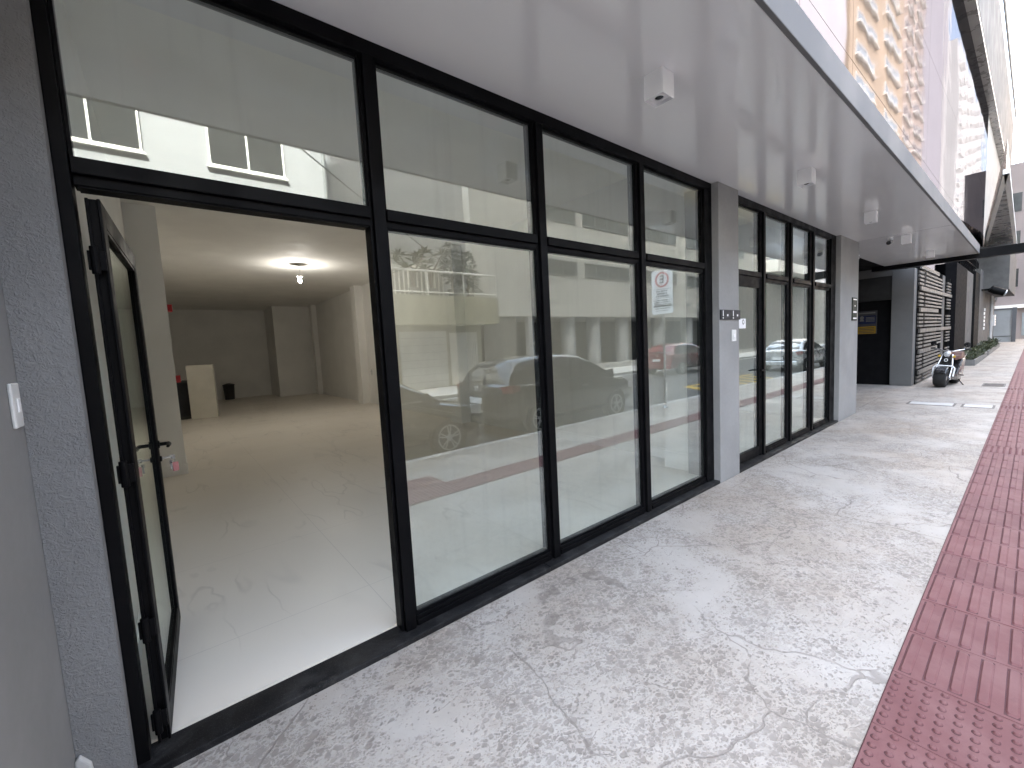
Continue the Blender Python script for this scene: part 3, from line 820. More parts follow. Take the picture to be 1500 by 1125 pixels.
MB().box(15.6, 22.3, .05, .12, 0, 3.25).build('backing_board', 'slat_dark', t)

# ------------------------------------------------------------------ neighbour building further along
NB = thing('neighbour_building', 'dark neighbouring building with black entrance panel beyond the slatted screen', 'building', (30, 0, 0))
MB().box(15.62, 45.2, .125, 8, 0, 5.0).build('wall', 'neighbour_stone', NB)
MB().box(22.3, 26.0, -.30, .12, 0, 3.78).build('black_panel', 'black_void', NB, bevel=.01)
MB().box(26.1, 29.9, -.22, .12, 0, 3.85).build('grey_panel', 'neighbour_stone', NB, bevel=.01)
MB().box(29.95, 32.4, -.30, .12, 0, 4.0).build('dark_panel', 'slat_dark', NB, bevel=.01)
MB().box(32.5, 45.0, -.30, .12, 0, 4.3).build('stone_panel', 'neighbour_stone', NB, bevel=.01)
MB().box(34.4, 45.0, -1.2, .0, 3.25, 5.6).build('projecting_storey', 'neighbour_stone', NB)
for k in range(9): MB().box(26.3+k*.9, 26.95+k*.9, .08, .124, 4.05, 4.85).build('window', 'win_pale', NB)
r_ = MB(); r_.tube([(26, -.1, 4.75), (34.3, -.1, 4.75)], .025, 8); r_.tube([(26, -.1, 4.4), (34.3, -.1, 4.4)], .018, 8)
for k in range(12): r_.tube([(26.1+k*.74, -.1, 3.9), (26.1+k*.74, -.1, 4.75)], .02, 6)
r_.build('railing', 'black_metal', NB)
lt = MB()
for k in range(6): lt.box(35.6+.18*(k % 2), 36.2+.18*(k % 2), -.325, -.302, 1.15+k*.21, 1.30+k*.21)
lt.build('lettering', 'sign_white', NB)
pi_ = MB()
for x in (40.4, 41.4): pi_.tube([(x, -.36, .1), (x, -.36, 3.2)], .05, 8)
pi_.build('pipe', 'patch_cement', NB)
t = thing('meter_box', 'small white meter box on the grey wall at the end of the pavement', 'meter box', (43.5, -.34, 1.5))
MB().box(42.6, 43.9, -.44, -.31, 1.30, 2.02).build('case', 'white_plastic', t, bevel=.02)
l_ = MB()
for k in range(3): l_.box(42.8, 43.7, -.446, -.4405, 1.45+k*.17, 1.50+k*.17)
l_.build('louvre', 'gate_grey', t)
t = thing('wall_floodlight', 'dark barrel shaped lamp on a bracket above the planters', 'wall lamp', (33.5, -.5, 3.2))
MB().bar((33.4, -.30, 3.25), (33.4, -.62, 3.25), .10, .10).build('bracket', 'black_metal', t)
MB().tube([(33.3, -.62, 3.28), (33.35, -.80, 3.16), (33.4, -1.10, 3.02)], [.16, .19, .16], 16).build('barrel', 'black_metal', t, smooth=True)
MB().tube([(33.4, -1.10, 3.02), (33.41, -1.14, 3.005)], [.15, .15], 16).build('lens', 'head_clear', t)
t = thing('facade_floodlight', 'dark floodlight bracketed to the upper fascia high over the street', 'floodlight', (21, -.6, 16))
MB().bar((21.0, -.31, 16.1), (21.0, -.8, 16.1), .12, .12).build('bracket', 'black_metal', t)
MB().box(20.6, 21.4, -1.05, -.75, 15.7, 16.4).build('case', 'black_metal', t, bevel=.03)

# planters with low plants
def plant_mass(mb, x0, x1, y0, y1, z0, h, n, L):
    for _ in range(n):
        x, y = random.uniform(x0, x1), random.uniform(y0, y1)
        z = z0+random.random()**1.5*h
        d = Vector((random.uniform(-1, 1), random.uniform(-1, 1), random.uniform(.1, 1.3)))
        mb.leaf((x, y, z), d, (random.uniform(-.4, .4), random.uniform(-.4, .4), 1), L*random.uniform(.6, 1.4), L*.32)
for (x0, x1, lb) in ((23.0, 29.3, 'long low planter with bushy green plants behind the scooter'), (30.0, 40.0, 'farther low planter with dark green grassy plants by the grey wall')):
    t = thing('planter', lb, 'planter', ((x0+x1)/2, -.6, 0))
    p = MB(); p.box(x0, x1, -.80, -.74, 0, .22); p.box(x0, x1, -.36, -.31, 0, .22); p.box(x0, x0+.06, -.739, -.361, 0, .22); p.box(x1-.06, x1, -.739, -.361, 0, .22)
    p.build('trough', 'planter', t, bevel=.01)
    MB().box(x0+.06, x1-.06, -.739, -.361, .02, .18).build('soil', 'soil', t)
    f = MB()
    for q in range(9):
        u = x0+.3+(x1-x0-.6)*q/8; plant_mass(f, u-.32, u+.32, -.76, -.36, .17, random.uniform(.12, .36), 85, .17)
    f.build('foliage', 'leaf_olive', t)

# gate and buildings closing the street
t = thing('grey_gate', 'plain grey metal gate closing the end of the pavement', 'gate', (49, -.6, 0))
MB().box(49.0, 49.1, -1.02, 1.5, .0, 2.42).build('panel', 'gate_grey', t)
f = MB(); f.box(48.9, 49.2, -1.25, -1.03, 0, 2.55); f.box(48.95, 49.15, -1.02, 1.5, 2.43, 2.52); f.box(48.96, 48.995, -1.02, 1.5, .42, .46)
f.build('frame', 'fascia', t)
PB = thing('pink_building', 'pale pink building closing the far end of the street', 'building', (56, -4, 0))
MB().box(56, 66, -2.3, 12, 0, 14.5).build('wall', 'pink_wall', PB)
for r in range(3):
    for c in range(4): MB().box(55.94, 55.99, -1.1+c*1.5, -.5+c*1.5, 4.4+r*3.1, 5.9+r*3.1).build('window', 'win_dark', PB)
MB().box(55.90, 55.99, -2.2, -1.42, .3, 2.2).build('shop_window', 'win_pale', PB)
MB().box(55.5, 56, -2.3, 0.5, 2.6, 2.9).build('ledge', 'white_paint', PB)

# ------------------------------------------------------------------ electric scooter
S = thing('electric_scooter', 'chopper style electric scooter with fat tyres and brown seat on the pavement', 'scooter', (15.74, -.735, 0), 0)
# local coords: +x forward
def wheel(mb_t, mb_r, x, R, w):
    mb_t.lathe([(R*.55, -w*.42), (R*.80, -w*.5), (R*.95, -w*.40), (R, -w*.15), (R, w*.15), (R*.95, w*.40), (R*.80, w*.5), (R*.55, w*.42)], (x, 0, R), 'y', 32)
    mb_r.lathe([(.02, -w*.45), (R*.5, -w*.38), (R*.56, -w*.41), (R*.56, w*.41), (R*.5, w*.38), (.02, w*.45)], (x, 0, R), 'y', 24)
fx, rx = .68, -.62
ft, fr_ = MB(), MB(); wheel(ft, fr_, fx, .245, .26)
w1 = ft.build('wheel', 'rubber', S, smooth=True, local=True); fr_.build('rim', 'steel', w1, smooth=True, local=True)
ft, fr_ = MB(), MB(); wheel(ft, fr_, rx, .245, .26)
w2 = ft.build('wheel', 'rubber', S, smooth=True, local=True); fr_.build('rim', 'steel', w2, smooth=True, local=True)
f = MB()
for s_ in (-1, 1):
    f.tube([(fx, s_*.155, .245), (fx-.14, s_*.155, .52), (fx-.30, s_*.10, .84)], .024, 10)
    f.lathe([(.035, -.02), (.035, .03)], (fx, s_*.16, .245), 'y', 12)
f.build('fork', 'chrome', S, smooth=True, local=True)
f = MB(); f.tube([(fx-.06, -.21, .30), (fx-.115, -.215, .50), (fx-.13, -.17, .555), (fx-.13, .17, .555), (fx-.115, .215, .50), (fx-.06, .21, .30)], .020, 10)
f.build('crash_bar', 'lamp_white', S, smooth=True, local=True)
f = MB(); rg = []
for k in range(9):
    a = math.radians(30+k*14); R = .275
    cx, cz = fx-R*math.cos(a)*-1*1, .245+R*math.sin(a)
    cx = fx+R*math.cos(a)
    rg.append([(cx, -.12, cz), (cx, -.10, cz+.018), (cx, .10, cz+.018), (cx, .12, cz), (cx, .10, cz-.004), (cx, -.10, cz-.004)])
f.loft(rg); f.build('mudguard', 'scooter_black', S, local=True)
f = MB(); f.lathe([(.0, .075), (.055, .068), (.078, .05), (.078, .0), (.05, -.05), (.0, -.06)], (fx-.24, 0, .86), 'x', 20)
hl = f.build('headlight', 'chrome', S, smooth=True, local=True)
MB().lathe([(.0, .086), (.05, .08), (.064, .068)], (fx-.24, 0, .86), 'x', 20).build('lens', 'head_clear', hl, smooth=True, local=True)
f = MB(); f.tube([(fx-.48, -.36, .985), (fx-.40, -.30, .99), (fx-.32, -.10, .93), (fx-.32, .10, .93), (fx-.40, .30, .99), (fx-.48, .36, .985)], .014, 10)
hb_ = f.build('handlebar', 'chrome', S, smooth=True, local=True)
f = MB()
for s_ in (-1, 1): f.tube([(fx-.40, s_*.30, .99), (fx-.50, s_*.40, .98)], .022, 10)
f.build('grip', 'rubber', hb_, smooth=True, local=True)
for s_ in (-1, 1):
    f = MB(); f.tube([(fx-.40, s_*.28, .99), (fx-.38, s_*.33, 1.09)], .007, 8); f.build('mirror_stalk', 'chrome', hb_, local=True)
    f = MB(); f.lathe([(.0, -.02), (.06, -.015), (.065, .0), (.0, .008)], (fx-.38, s_*.34, 1.11), 'x', 18); f.build('mirror', 'scooter_black', hb_, smooth=True, local=True)
for s_ in (-1, 1):
    f = MB(); f.lathe([(.0, .03), (.028, .02), (.028, -.02), (.0, -.03)], (fx-.22, s_*.15, .80), 'x', 12); f.build('indicator', 'yellow', S, smooth=True, local=True)
# body: front shield, floor, battery box, rear shell
f = MB()
f.loft([[(fx-.28, -.11, .84), (fx-.28, .11, .84), (fx-.33, .11, .84), (fx-.33, -.11, .84)],
        [(fx-.20, -.12, .62), (fx-.20, .12, .62), (fx-.30, .13, .60), (fx-.30, -.13, .60)],
        [(fx-.26, -.13, .36), (fx-.26, .13, .36), (fx-.36, .14, .34), (fx-.36, -.14, .34)]])
f.build('front_shield', 'scooter_black', S, bevel=.01, local=True)
MB().lathe([(.026, 0), (.042, 0), (.042, .006), (.026, .006)], (fx-.205, 0, .70), 'x', 18, True).build('badge', 'sign_white', S, local=True)
f = MB(); f.loft([[(x, -w, z0), (x, w, z0), (x, w, z1), (x, -w, z1)] for x, w, z0, z1 in ((fx-.30, .15, .20, .36), (.05, .19, .16, .33), (-.10, .20, .15, .55), (-.30, .20, .16, .70), (-.62, .19, .24, .72), (-.95, .12, .46, .66))])
f.build('body', 'scooter_black', S, bevel=.02, local=True)
f = MB(); f.loft([[(x, -w, z), (x, -w*.8, z+t_), (x, w*.8, z+t_), (x, w, z)] for x, w, z, t_ in ((.0, .10, .69, .05), (-.12, .15, .70, .09), (-.40, .17, .71, .08), (-.48, .15, .73, .13), (-.78, .14, .74, .13), (-.86, .10, .75, .06))])
f.build('seat', 'leather', S, smooth=True, local=True)
f = MB(); f.box(-.98, -.80, -.09, .09, .55, .60); f.tube([(-.80, -.13, .72), (-1.0, -.13, .78), (-1.0, .13, .78), (-.80, .13, .72)], .012, 8)
f.build('rear_rack', 'scooter_black', S, local=True)
MB().box(-.985, -.965, -.05, .05, .60, .66).build('tail_light', 'tail_red', S, local=True)
f = MB(); f.tube([(-.10, .16, .22), (-.12, .34, .0)], .012, 8); f.build('kickstand', 'black_metal', S, local=True)
f = MB(); f.tube([(-.20, -.28, .28), (-.20, .28, .28)], .015, 8); f.build('foot_peg', 'rubber', S, local=True)
S.rotation_euler = (math.radians(-5), 0, math.radians(174)); S.scale = (.90, .90, .97)

# ------------------------------------------------------------------ parked cars (seen in the glass)
def car(name, label, cat, paint, prof, cab, W, wheels, WR, loc, rz, plate=True, lamp_z=.85, group=None):
    """prof: stations (x, z_bottom, z_top, half width factor); cab: belt outline and roof outline"""
    T = thing(name, label, cat, loc, rz, group)
    hw = W/2; b = MB(); rings = []
    for x, z0, z1, k in prof:
        w = hw*k; zm = z0+(z1-z0)*.55
        rings.append([(x, -w*.88, z0), (x, w*.88, z0), (x, w*.97, z0+.10), (x, w, zm), (x, w*.97, z1-.05), (x, w*.86, z1), (x, 0, z1+.02), (x, -w*.86, z1), (x, -w*.97, z1-.05), (x, -w, zm), (x, -w*.97, z0+.10)])
    b.loft(rings); body = b.build('body', paint, T, smooth=True, local=True)
    top, zb, k1, k2, xbp = cab          # roof line (x, z), belt height, half-width factors at belt and roof, pillar x
    zr = max(p[1] for p in top); xa, xb = top[0][0], top[-1][0]
    wb_ = hw*k1
    def wz(z): return hw*(k1+(k2-k1)*max(0., z-zb)/(zr-zb))
    c = MB(); rings = []
    for x, z in top:
        w = wz(z)
        rings.append([(x, -wb_, zb-.06), (x, -wz(z-.05), max(zb-.03, z-.05)), (x, -w*.93, z-.004), (x, -w*.5, z+.022), (x, 0, z+.03), (x, w*.5, z+.022), (x, w*.93, z-.004), (x, wz(z-.05), max(zb-.03, z-.05)), (x, wb_, zb-.06)])
    c.loft(rings); c.build('roof', paint, T, smooth=True, local=True)
    def ztop(x):
        for (xa_, za_), (xb_, zb_) in zip(top, top[1:]):
            if xa_ <= x <= xb_: return za_+(zb_-za_)*(x-xa_)/(xb_-xa_)
        return zb
    def side_glass(x0, x1, s_):
        xs_ = [x0+(x1-x0)*k/8 for k in range(9)]
        lo = [(x, zb+.03) for x in xs_ if ztop(x)-.09 > zb+.035]; up = [(x, ztop(x)-.09) for x, _ in lo]
        q = MB(); ring = lo+up[::-1]; n = len(ring)
        vs = [(x, s_*(wz(z)+.006), z) for x, z in ring]+[(x, s_*(wz(z)-.02), z) for x, z in ring]
        q.verts(vs, [tuple(range(n)), tuple(range(n, 2*n))]+[(i, (i+1) % n, n+(i+1) % n, n+i) for i in range(n)])
        q.build('side_window', 'car_glass', T, local=True)
    def screen(pa, pb, nm):
        (x0, z0), (x1, z1) = pa, pb; dx, dz = x1-x0, z1-z0; L = math.hypot(dx, dz); nx, nz = -dz/L, dx/L
        if nz < 0: nx, nz = -nx, -nz
        q = MB(); rg = []
        for t_ in (.10, .5, .93):
            x, z = x0+dx*t_, z0+dz*t_; w = wz(z)*.84
            rg.append([(x+nx*.034, -w, z+nz*.012), (x+nx*.045, 0, z+nz*.045), (x+nx*.034, w, z+nz*.012), (x-nx*.03, w, z-nz*.03), (x-nx*.03, 0, z-nz*.03), (x-nx*.03, -w, z-nz*.03)])
        q.loft(rg); q.build(nm, 'car_glass', T, local=True)
    screen(top[0], top[2], 'rear_window'); screen(top[-1], top[-3], 'windscreen')
    for s_ in (-1, 1):
        for g0, g1 in zip(xbp, xbp[1:]): side_glass(g0+.035, g1-.035, s_)
        tr_ = MB(); tr_.bar((xbp[0], s_*(wb_+.008), zb+.015), (xbp[-1], s_*(wb_+.008), zb+.015), .018, .02); tr_.build('window_trim', 'chrome', T, local=True)
        sk_ = MB(); sk_.box(-1.0, 1.0, *sorted((s_*hw*.955, s_*hw*1.004)), .30, .36); sk_.build('side_skirt', 'rubber', T, local=True)
    for x in wheels:
        for s_ in (-1, 1):
            tmb = MB(); tmb.lathe([(WR*.66, -.10), (WR*.93, -.11), (WR, -.07), (WR, .07), (WR*.93, .11), (WR*.66, .10)], (x, s_*(hw-.10), WR), 'y', 28)
            wh = tmb.build('wheel', 'rubber', T, smooth=True, local=True)
            rm = MB(); yo = s_*(hw-.10+.095)
            for q in range(5):
                a = 2*PI*q/5+.3
                for da in (-.16, .16):
                    rm.bar((x, yo, WR), (x+WR*.62*math.cos(a+da), yo, WR+WR*.62*math.sin(a+da)), .022, .02, (0, 1, 0))
            rm.lathe([(WR*.60, 0), (WR*.68, 0), (WR*.68, s_*.012), (WR*.60, s_*.012)], (x, yo, WR), 'y', 28, True)
            rm.lathe([(.0, s_*.02), (.05, s_*.016), (.06, 0)], (x, yo, WR), 'y', 14)
            rm.build('rim', 'alloy', wh, local=True)
            ar = MB(); pts = []
            ar.lathe([(WR*1.14, -.02), (WR*1.14, .0)], (x, s_*(hw*.985-.02)+.01, WR+.01), 'y', 28)
            ar.build('wheel_arch', 'rubber', T, local=True)
    xr, xf = prof[0][0], prof[-1][0]
    for s_ in (-1, 1):
        tl = MB(); tl.loft([[(xr+.0, s_*hw*.66, lamp_z-.02), (xr+.0, s_*hw*.66, lamp_z+.05), (xr+.06, s_*hw*.66, lamp_z+.06), (xr+.06, s_*hw*.66, lamp_z-.03)],
                            [(xr+.01, s_*hw*.86, lamp_z-.05), (xr+.01, s_*hw*.86, lamp_z+.08), (xr+.12, s_*hw*.86, lamp_z+.08), (xr+.12, s_*hw*.86, lamp_z-.05)],
                            [(xr+.16, s_*hw*.985, lamp_z-.05), (xr+.16, s_*hw*.985, lamp_z+.09), (xr+.34, s_*hw*.985, lamp_z+.07), (xr+.34, s_*hw*.985, lamp_z-.02)]])
        tl.build('tail_light', 'tail_red', T, local=True)
        hd = MB(); hd.loft([[(xf-.02, s_*hw*.45, .60), (xf-.02, s_*hw*.45, .72), (xf-.10, s_*hw*.45, .74), (xf-.10, s_*hw*.45, .60)],
                            [(xf-.10, s_*hw*.90, .60), (xf-.10, s_*hw*.90, .76), (xf-.34, s_*hw*.95, .78), (xf-.34, s_*hw*.95, .64)]])
        hd.build('headlight', 'head_clear', T, local=True)
        mi = MB(); mi.loft([[(xb-.30, s_*(wb_+.02), zb+.02), (xb-.30, s_*(wb_+.02), zb+.10), (xb-.38, s_*(wb_+.02), zb+.10), (xb-.38, s_*(wb_+.02), zb+.02)],
                            [(xb-.27, s_*(wb_+.20), zb+.02), (xb-.29, s_*(wb_+.20), zb+.15), (xb-.38, s_*(wb_+.20), zb+.15), (xb-.38, s_*(wb_+.20), zb+.02)]])
        mi.build('wing_mirror', paint, T, bevel=.02, local=True)
        hn = MB()
        for q in (.25, .62): hn.box(xa+(xb-xa)*q, xa+(xb-xa)*q+.18, *sorted((s_*hw*.985, s_*(hw*.985+.025))), zb-.16, zb-.125)
        hn.build('door_handle', 'chrome', T, local=True)
    bp = MB()
    bp.box(xr-.05, xr+.12, -hw*.86, hw*.86, .30, .50); bp.build('rear_bumper', paint, T, bevel=.04, local=True)
    if plate:
        pl = MB().box(xr-.075, xr-.052, -.20, .20, .56 if lamp_z < .84 else .66, .67 if lamp_z < .84 else .77).build('number_plate', 'sign_white', T, local=True)
    bdg = MB().lathe([(.03, -.012), (.055, -.012), (.055, 0), (.03, 0)], (xr-.015, 0, lamp_z+.03), 'x', 16, True).build('badge', 'chrome', T, local=True)
    return T
suv = [(-1.95, .42, .98, .86), (-1.85, .34, 1.02, .94), (-1.3, .28, 1.02, 1.), (-.4, .26, .99, 1.), (.75, .26, .97, 1.), (1.15, .28, .95, .99), (1.70, .30, .86, .95), (2.0, .34, .72, .84), (2.06, .40, .60, .74)]
hatch = lambda h: ([(-1.84, 1.0), (-1.70, 1.0+.5*(h-1.0)), (-1.46, h-.07), (-1.0, h-.01), (-.3, h), (.25, h-.04), (.60, h-.16), (.95, h-.34), (1.28, .985)], .985, .90, .68, (-1.62, -.72, .10, 1.10))
saloon = lambda h: ([(-1.62, .935), (-1.35, .935+.42*(h-.93)), (-1.02, h-.08), (-.7, h-.015), (-.15, h), (.25, h-.04), (.58, h-.15), (.92, h-.31), (1.24, .93)], .93, .90, .70, (-1.42, -.55, .18, 1.06))
car('black_hatchback', 'black compact hatchback parked at the kerb, mirrored in the second glass bay', 'car', 'car_black', suv, hatch(1.50), 1.80, (-1.14, 1.20), .315, (6.60, -4.60, ZR), 0, lamp_z=.92, group='cars parked along the kerb')
sed = [(-2.1, .45, .90, .80), (-2.0, .34, .94, .92), (-1.4, .27, .95, .99), (-.4, .25, .94, 1.), (.7, .25, .93, 1.), (1.1, .27, .92, .99), (1.75, .29, .80, .94), (2.05, .33, .68, .82), (2.12, .40, .58, .72)]
car('black_sedan', 'dark sedan parked at the kerb behind the black hatchback, mirrored beside the open door', 'car', 'car_black', sed, saloon(1.42), 1.74, (-1.3, 1.32), .31, (2.10, -4.55, ZR), 0, group='cars parked along the kerb')
car('silver_sedan', 'silver sedan parked farther up the street, mirrored in the second storefront', 'car', 'car_silver', sed, saloon(1.38), 1.72, (-1.3, 1.32), .31, (22.6, -4.75, ZR), math.radians(0), lamp_z=.80, group='cars parked along the kerb')
car('red_hatchback', 'red hatchback on the far side of the road, mirrored behind the parking sign', 'car', 'car_red', suv, hatch(1.46), 1.74, (-1.20, 1.27), .315, (19.9, -9.0, ZR), 0, lamp_z=.90)

# parking sign on its pole, facing along the pavement
t = thing('parking_sign', 'white street sign with red ringed letter E on a slim pole by the kerb', 'street sign', (8.80, -3.10, 0))
MB().tube([(8.825, -3.10, 0), (8.825, -3.10, 3.1)], .028, 12).build('pole', 'steel', t, smooth=True)
MB().lathe([(.07, 0), (.06, .03), (.03, .05)], (8.825, -3.10, 0), 'z', 14).build('pole_foot', 'steel', t)
sp = MB().prism([(-3.36+.03, 2.15), (-2.84-.03, 2.15), (-2.84, 2.18), (-2.84, 3.09), (-2.87, 3.12), (-3.33, 3.12), (-3.36, 3.09), (-3.36, 2.18)], 'x', 8.780, 8.795).build('sign_plate', 'sign_white', t)
MB().lathe([(.135, -.004), (.170, -.004), (.170, 0), (.135, 0)], (8.779, -3.10, 2.91), 'x', 32, True).build('red_ring', 'sign_red', sp)
text('letter', 'E', .24, 'ink', sp, Vector((8.777, -3.10, 2.91))-wloc(t), (PI/2, 0, -PI/2), .001)
m_ = MB(); rr = random.Random(3)
for zz, hh, wd in ((2.70, .006, .44), (2.655, .022, .30), (2.60, .034, .24), (2.545, .034, .30), (2.50, .006, .44), (2.455, .026, .44), (2.41, .024, .42), (2.365, .016, .40), (2.325, .034, .44), (2.27, .022, .34), (2.22, .014, .30)):
    y = -3.10-wd/2
    if hh < .01 or hh == .034 and wd == .44: m_.box(8.777, 8.779, y, y+wd, zz-hh/2, zz+hh/2); continue
    while y < -3.10+wd/2:
        l_ = rr.uniform(.012, .03); m_.box(8.777, 8.779, y, y+l_, zz-hh/2, zz+hh/2); y += l_+(.008 if rr.random() < .8 else .03)
m_.build('lettering', 'ink', sp)

# ------------------------------------------------------------------ buildings across the street (mirrored in the glass)
YF = -14.0
H = thing('white_house', 'white two storey house with cream balcony and garage across the street', 'house', (4, YF, 0))
MB().box(-26, 5.0, YF-8, YF, 0, 9.4).build('wall', 'house_white', H)
MB().box(5.0, 11.15, YF-8, YF-.5, 0, 9.2).build('wall', 'house_white', H)
MB().tube([(4.97, YF+.09, 0), (4.97, YF+.09, 9.4)], .07, 10).build('downpipe', 'gate_grey', H)
def window(x0, x1, z0, z1, n=2, y=YF, par=H, fm='white_paint', pm='win_dark'):
    f = MB(); e = .06
    f.box(x0, x1, y, y+.05, z0, z0+e); f.box(x0, x1, y, y+.05, z1-e, z1); f.box(x0, x0+e, y, y+.05, z0+e, z1-e); f.box(x1-e, x1, y, y+.05, z0+e, z1-e)
    for k in range(1, n):
        xx = x0+(x1-x0)*k/n; f.box(xx-.03, xx+.03, y, y+.048, z0+e, z1-e)
    o = f.build('window', fm, par)
    MB().box(x0+e, x1-e, y+.001, y+.012, z0+e, z1-e).build('pane', pm, o)
    MB().box(x0-.06, x1+.06, y, y+.10, z0-.07, z0).build('sill', fm, o)
for x0, x1 in ((-6.2, -4.0), (-2.1, .03), (1.58, 3.70)): window(x0, x1, 7.64, 9.1)
for x0, x1 in ((-6.2, -4.0), (-2.1, .03), (1.58, 3.70)): window(x0, x1, 3.6, 5.0)
gd = MB(); gd.box(7.35, 9.52, YF+.02, YF+.06, 0, 2.42); gd.build('garage_door', 'roller', H)
gl_ = MB()
for k in range(7): gl_.box(7.36, 9.51, YF+.0605, YF+.066, .28+k*.31, .295+k*.31)
gl_.build('garage_door_groove', 'gate_grey', H)
MB().box(7.2, 11.4, YF-.5, YF+.0, 0, 2.7).build('garage_wall', 'cream', H)
g_ = MB()
for k in range(14): g_.box(9.75+k*.098, 9.81+k*.098, YF+.03, YF+.07, .05, 1.82)
g_.box(9.70, 11.15, YF+.02, YF+.06, 1.83, 1.87); g_.box(9.70, 11.15, YF+.01, YF+.03, .03, 2.34)
g_.build('side_gate', 'white_paint', H)
bl = MB().box(-2, 11.75, YF, YF+1.0, 2.65, 3.80).build('balcony', 'cream', H)
ra = MB(); ra.tube([(-2, YF+.95, 4.75), (11.7, YF+.95, 4.75)], .045, 8); ra.tube([(-2, YF+.95, 3.92), (11.7, YF+.95, 3.92)], .03, 8)
for k in range(9): ra.tube([(-1.9+k*1.7, YF+.95, 3.80), (-1.9+k*1.7, YF+.95, 4.75)], .03, 8)
ra.build('railing', 'white_paint', bl)
gb = MB()
for k in range(22): gb.tube([(5.4+k*.20, YF-.1, 3.82), (5.4+k*.20, YF-.1, 5.05)], .035, 6)
gb.box(5.3, 9.9, YF-.15, YF-.05, 5.02, 5.14)
gb.build('baluster_screen', 'white_paint', bl)
MB().box(5.0, 9.8, YF-.42, YF-.38, 3.82, 5.0).build('dark_doors', 'tile_dark', H)
# plants on the balcony
def shrub(x, y, z, kind, label):
    t = thing('balcony_plant', label, 'plant', (x, y, z), group='plants on the balcony across the street')
    MB().lathe([(.16, 0), (.22, .32), (.20, .32), (.19, .27)], (x, y, z), 'z', 14).build('pot', 'planter', t)
    tr = MB(); f = MB()
    if kind == 0:       # frangipani: bare forked branches with leaf rosettes
        for a in range(6):
            an = a*1.05; e = Vector((x+.75*math.cos(an), y+.4*math.sin(an), z+1.35+.35*math.sin(a*2.1)))
            tr.tube([(x, y, z+.3), (x+.12*math.cos(an), y+.1*math.sin(an), z+1.0), e], [.05, .04, .02], 6)
            for k in range(11):
                b = k*2*PI/11+a
                f.leaf(e, (math.cos(b), .7*math.sin(b), .35+.3*math.sin(k)), (0, 0, 1), .42, .12)
    else:
        tr.tube([(x, y, z+.2), (x, y, z+1.2)], [.05, .03], 6)
        for k in range(420):
            u = random.random(); zz = z+.5+1.7*u; rr_ = .55*math.sqrt(max(.05, 1-abs(u-.4)*1.4))
            a = random.uniform(0, 2*PI); q = random.uniform(.3, 1)
            f.leaf((x+rr_*q*math.cos(a), y+.5*rr_*q*math.sin(a), zz), (math.cos(a), math.sin(a), random.uniform(-.3, .8)), (0, 0, 1), .20, .09)
    tr.build('trunk', 'trunk', t); f.build('foliage', 'leaf_dark', t)
shrub(8.75, YF+.45, 3.82, 0, 'bare branched plant with leaf rosettes on the cream balcony')
shrub(7.95, YF+.45, 3.82, 0, 'second forked plant left of the leafy shrubs on the cream balcony')
shrub(9.75, YF+.45, 3.82, 1, 'bushy dark shrub in the middle of the cream balcony')
shrub(10.55, YF+.45, 3.55, 1, 'bushy dark shrub nearest the grey building on the cream balcony')

GB = thing('grey_block', 'grey apartment block on round concrete columns across the street', 'building', (20, YF, 0))
MB().box(11.16, 44, YF-10, YF, 3.08, 9.3).build('wall', 'house_grey', GB)
MB().box(11.16, 44, YF-4.2, YF-4.0, 0, 3.08).build('ground_floor_wall', 'stone_grey', GB)
MB().box(11.6, 13.6, YF-.25, YF-.05, .25, 3.07).build('tiled_panel', 'tile_dark', GB)
MB().box(14.4, 14.75, YF-.3, YF-.02, 0, 3.07).build('pier', 'house_white', GB)
MB().box(34.5, 44, YF-.6, YF+.2, .33, 7.0).build('dark_front', 'stone_grey', GB)
for x in (17.9, 20.1, 22.9, 27.0, 31.0, 35.0, 39.0): MB().lathe([(.42, 0), (.42, 3.07)], (x, YF-.6, 0), 'z', 24).build('column', 'house_white', GB, smooth=True)
MB().box(11.6, 44, YF-.05, YF+.15, 0, .32).build('plinth', 'patch_cement', GB)
for r, z in ((0, 5.30), (1, 8.10)):
    for x0, x1 in ((15.9, 18.2), (18.75, 23.0), (24.4, 28.6), (30, 34.2), (35.5, 39.7)):
        f = MB(); f.box(x0, x1, YF, YF+.04, z, z+.05); f.box(x0, x1, YF, YF+.04, z+.75, z+.80); 
        n = int((x1-x0)/1.05)
        for k in range(n+1): f.box(x0+(x1-x0-.05)*k/n, x0+.05+(x1-x0-.05)*k/n, YF+.0125, YF+.038, z+.05, z+.75)
        o = f.build('window', 'gate_grey', GB); MB().box(x0+.05, x1-.05, YF+.001, YF+.012, z+.05, z+.75).build('pane', 'win_mid', o)

WB = thing('white_balcony_block', 'white apartment block with curved balcony bands farther up the street', 'building', (50, YF, 0))
MB().box(44.2, 69, YF-10, YF, 0, 52).build('wall', 'tower_lilac', WB)
MB().box(44.2, 69, YF+.001, YF+.25, 0, 7.2).build('base_wall', 'stone_grey', WB)
for k in range(6):
    b_ = MB().prism([(44.4, YF), (44.9, YF+.9), (46.5, YF+1.4), (53.5, YF+1.4), (55.2, YF+.9), (55.8, YF)], 'z', 7.3+k*3.1, 8.4+k*3.1).build('balcony', 'white_paint', WB)
    for q in range(3): window(45.4+q*3.4, 47.6+q*3.4, 8.45+k*3.1, 10.1+k*3.1, 2, YF, WB, 'gate_grey', 'win_pale')

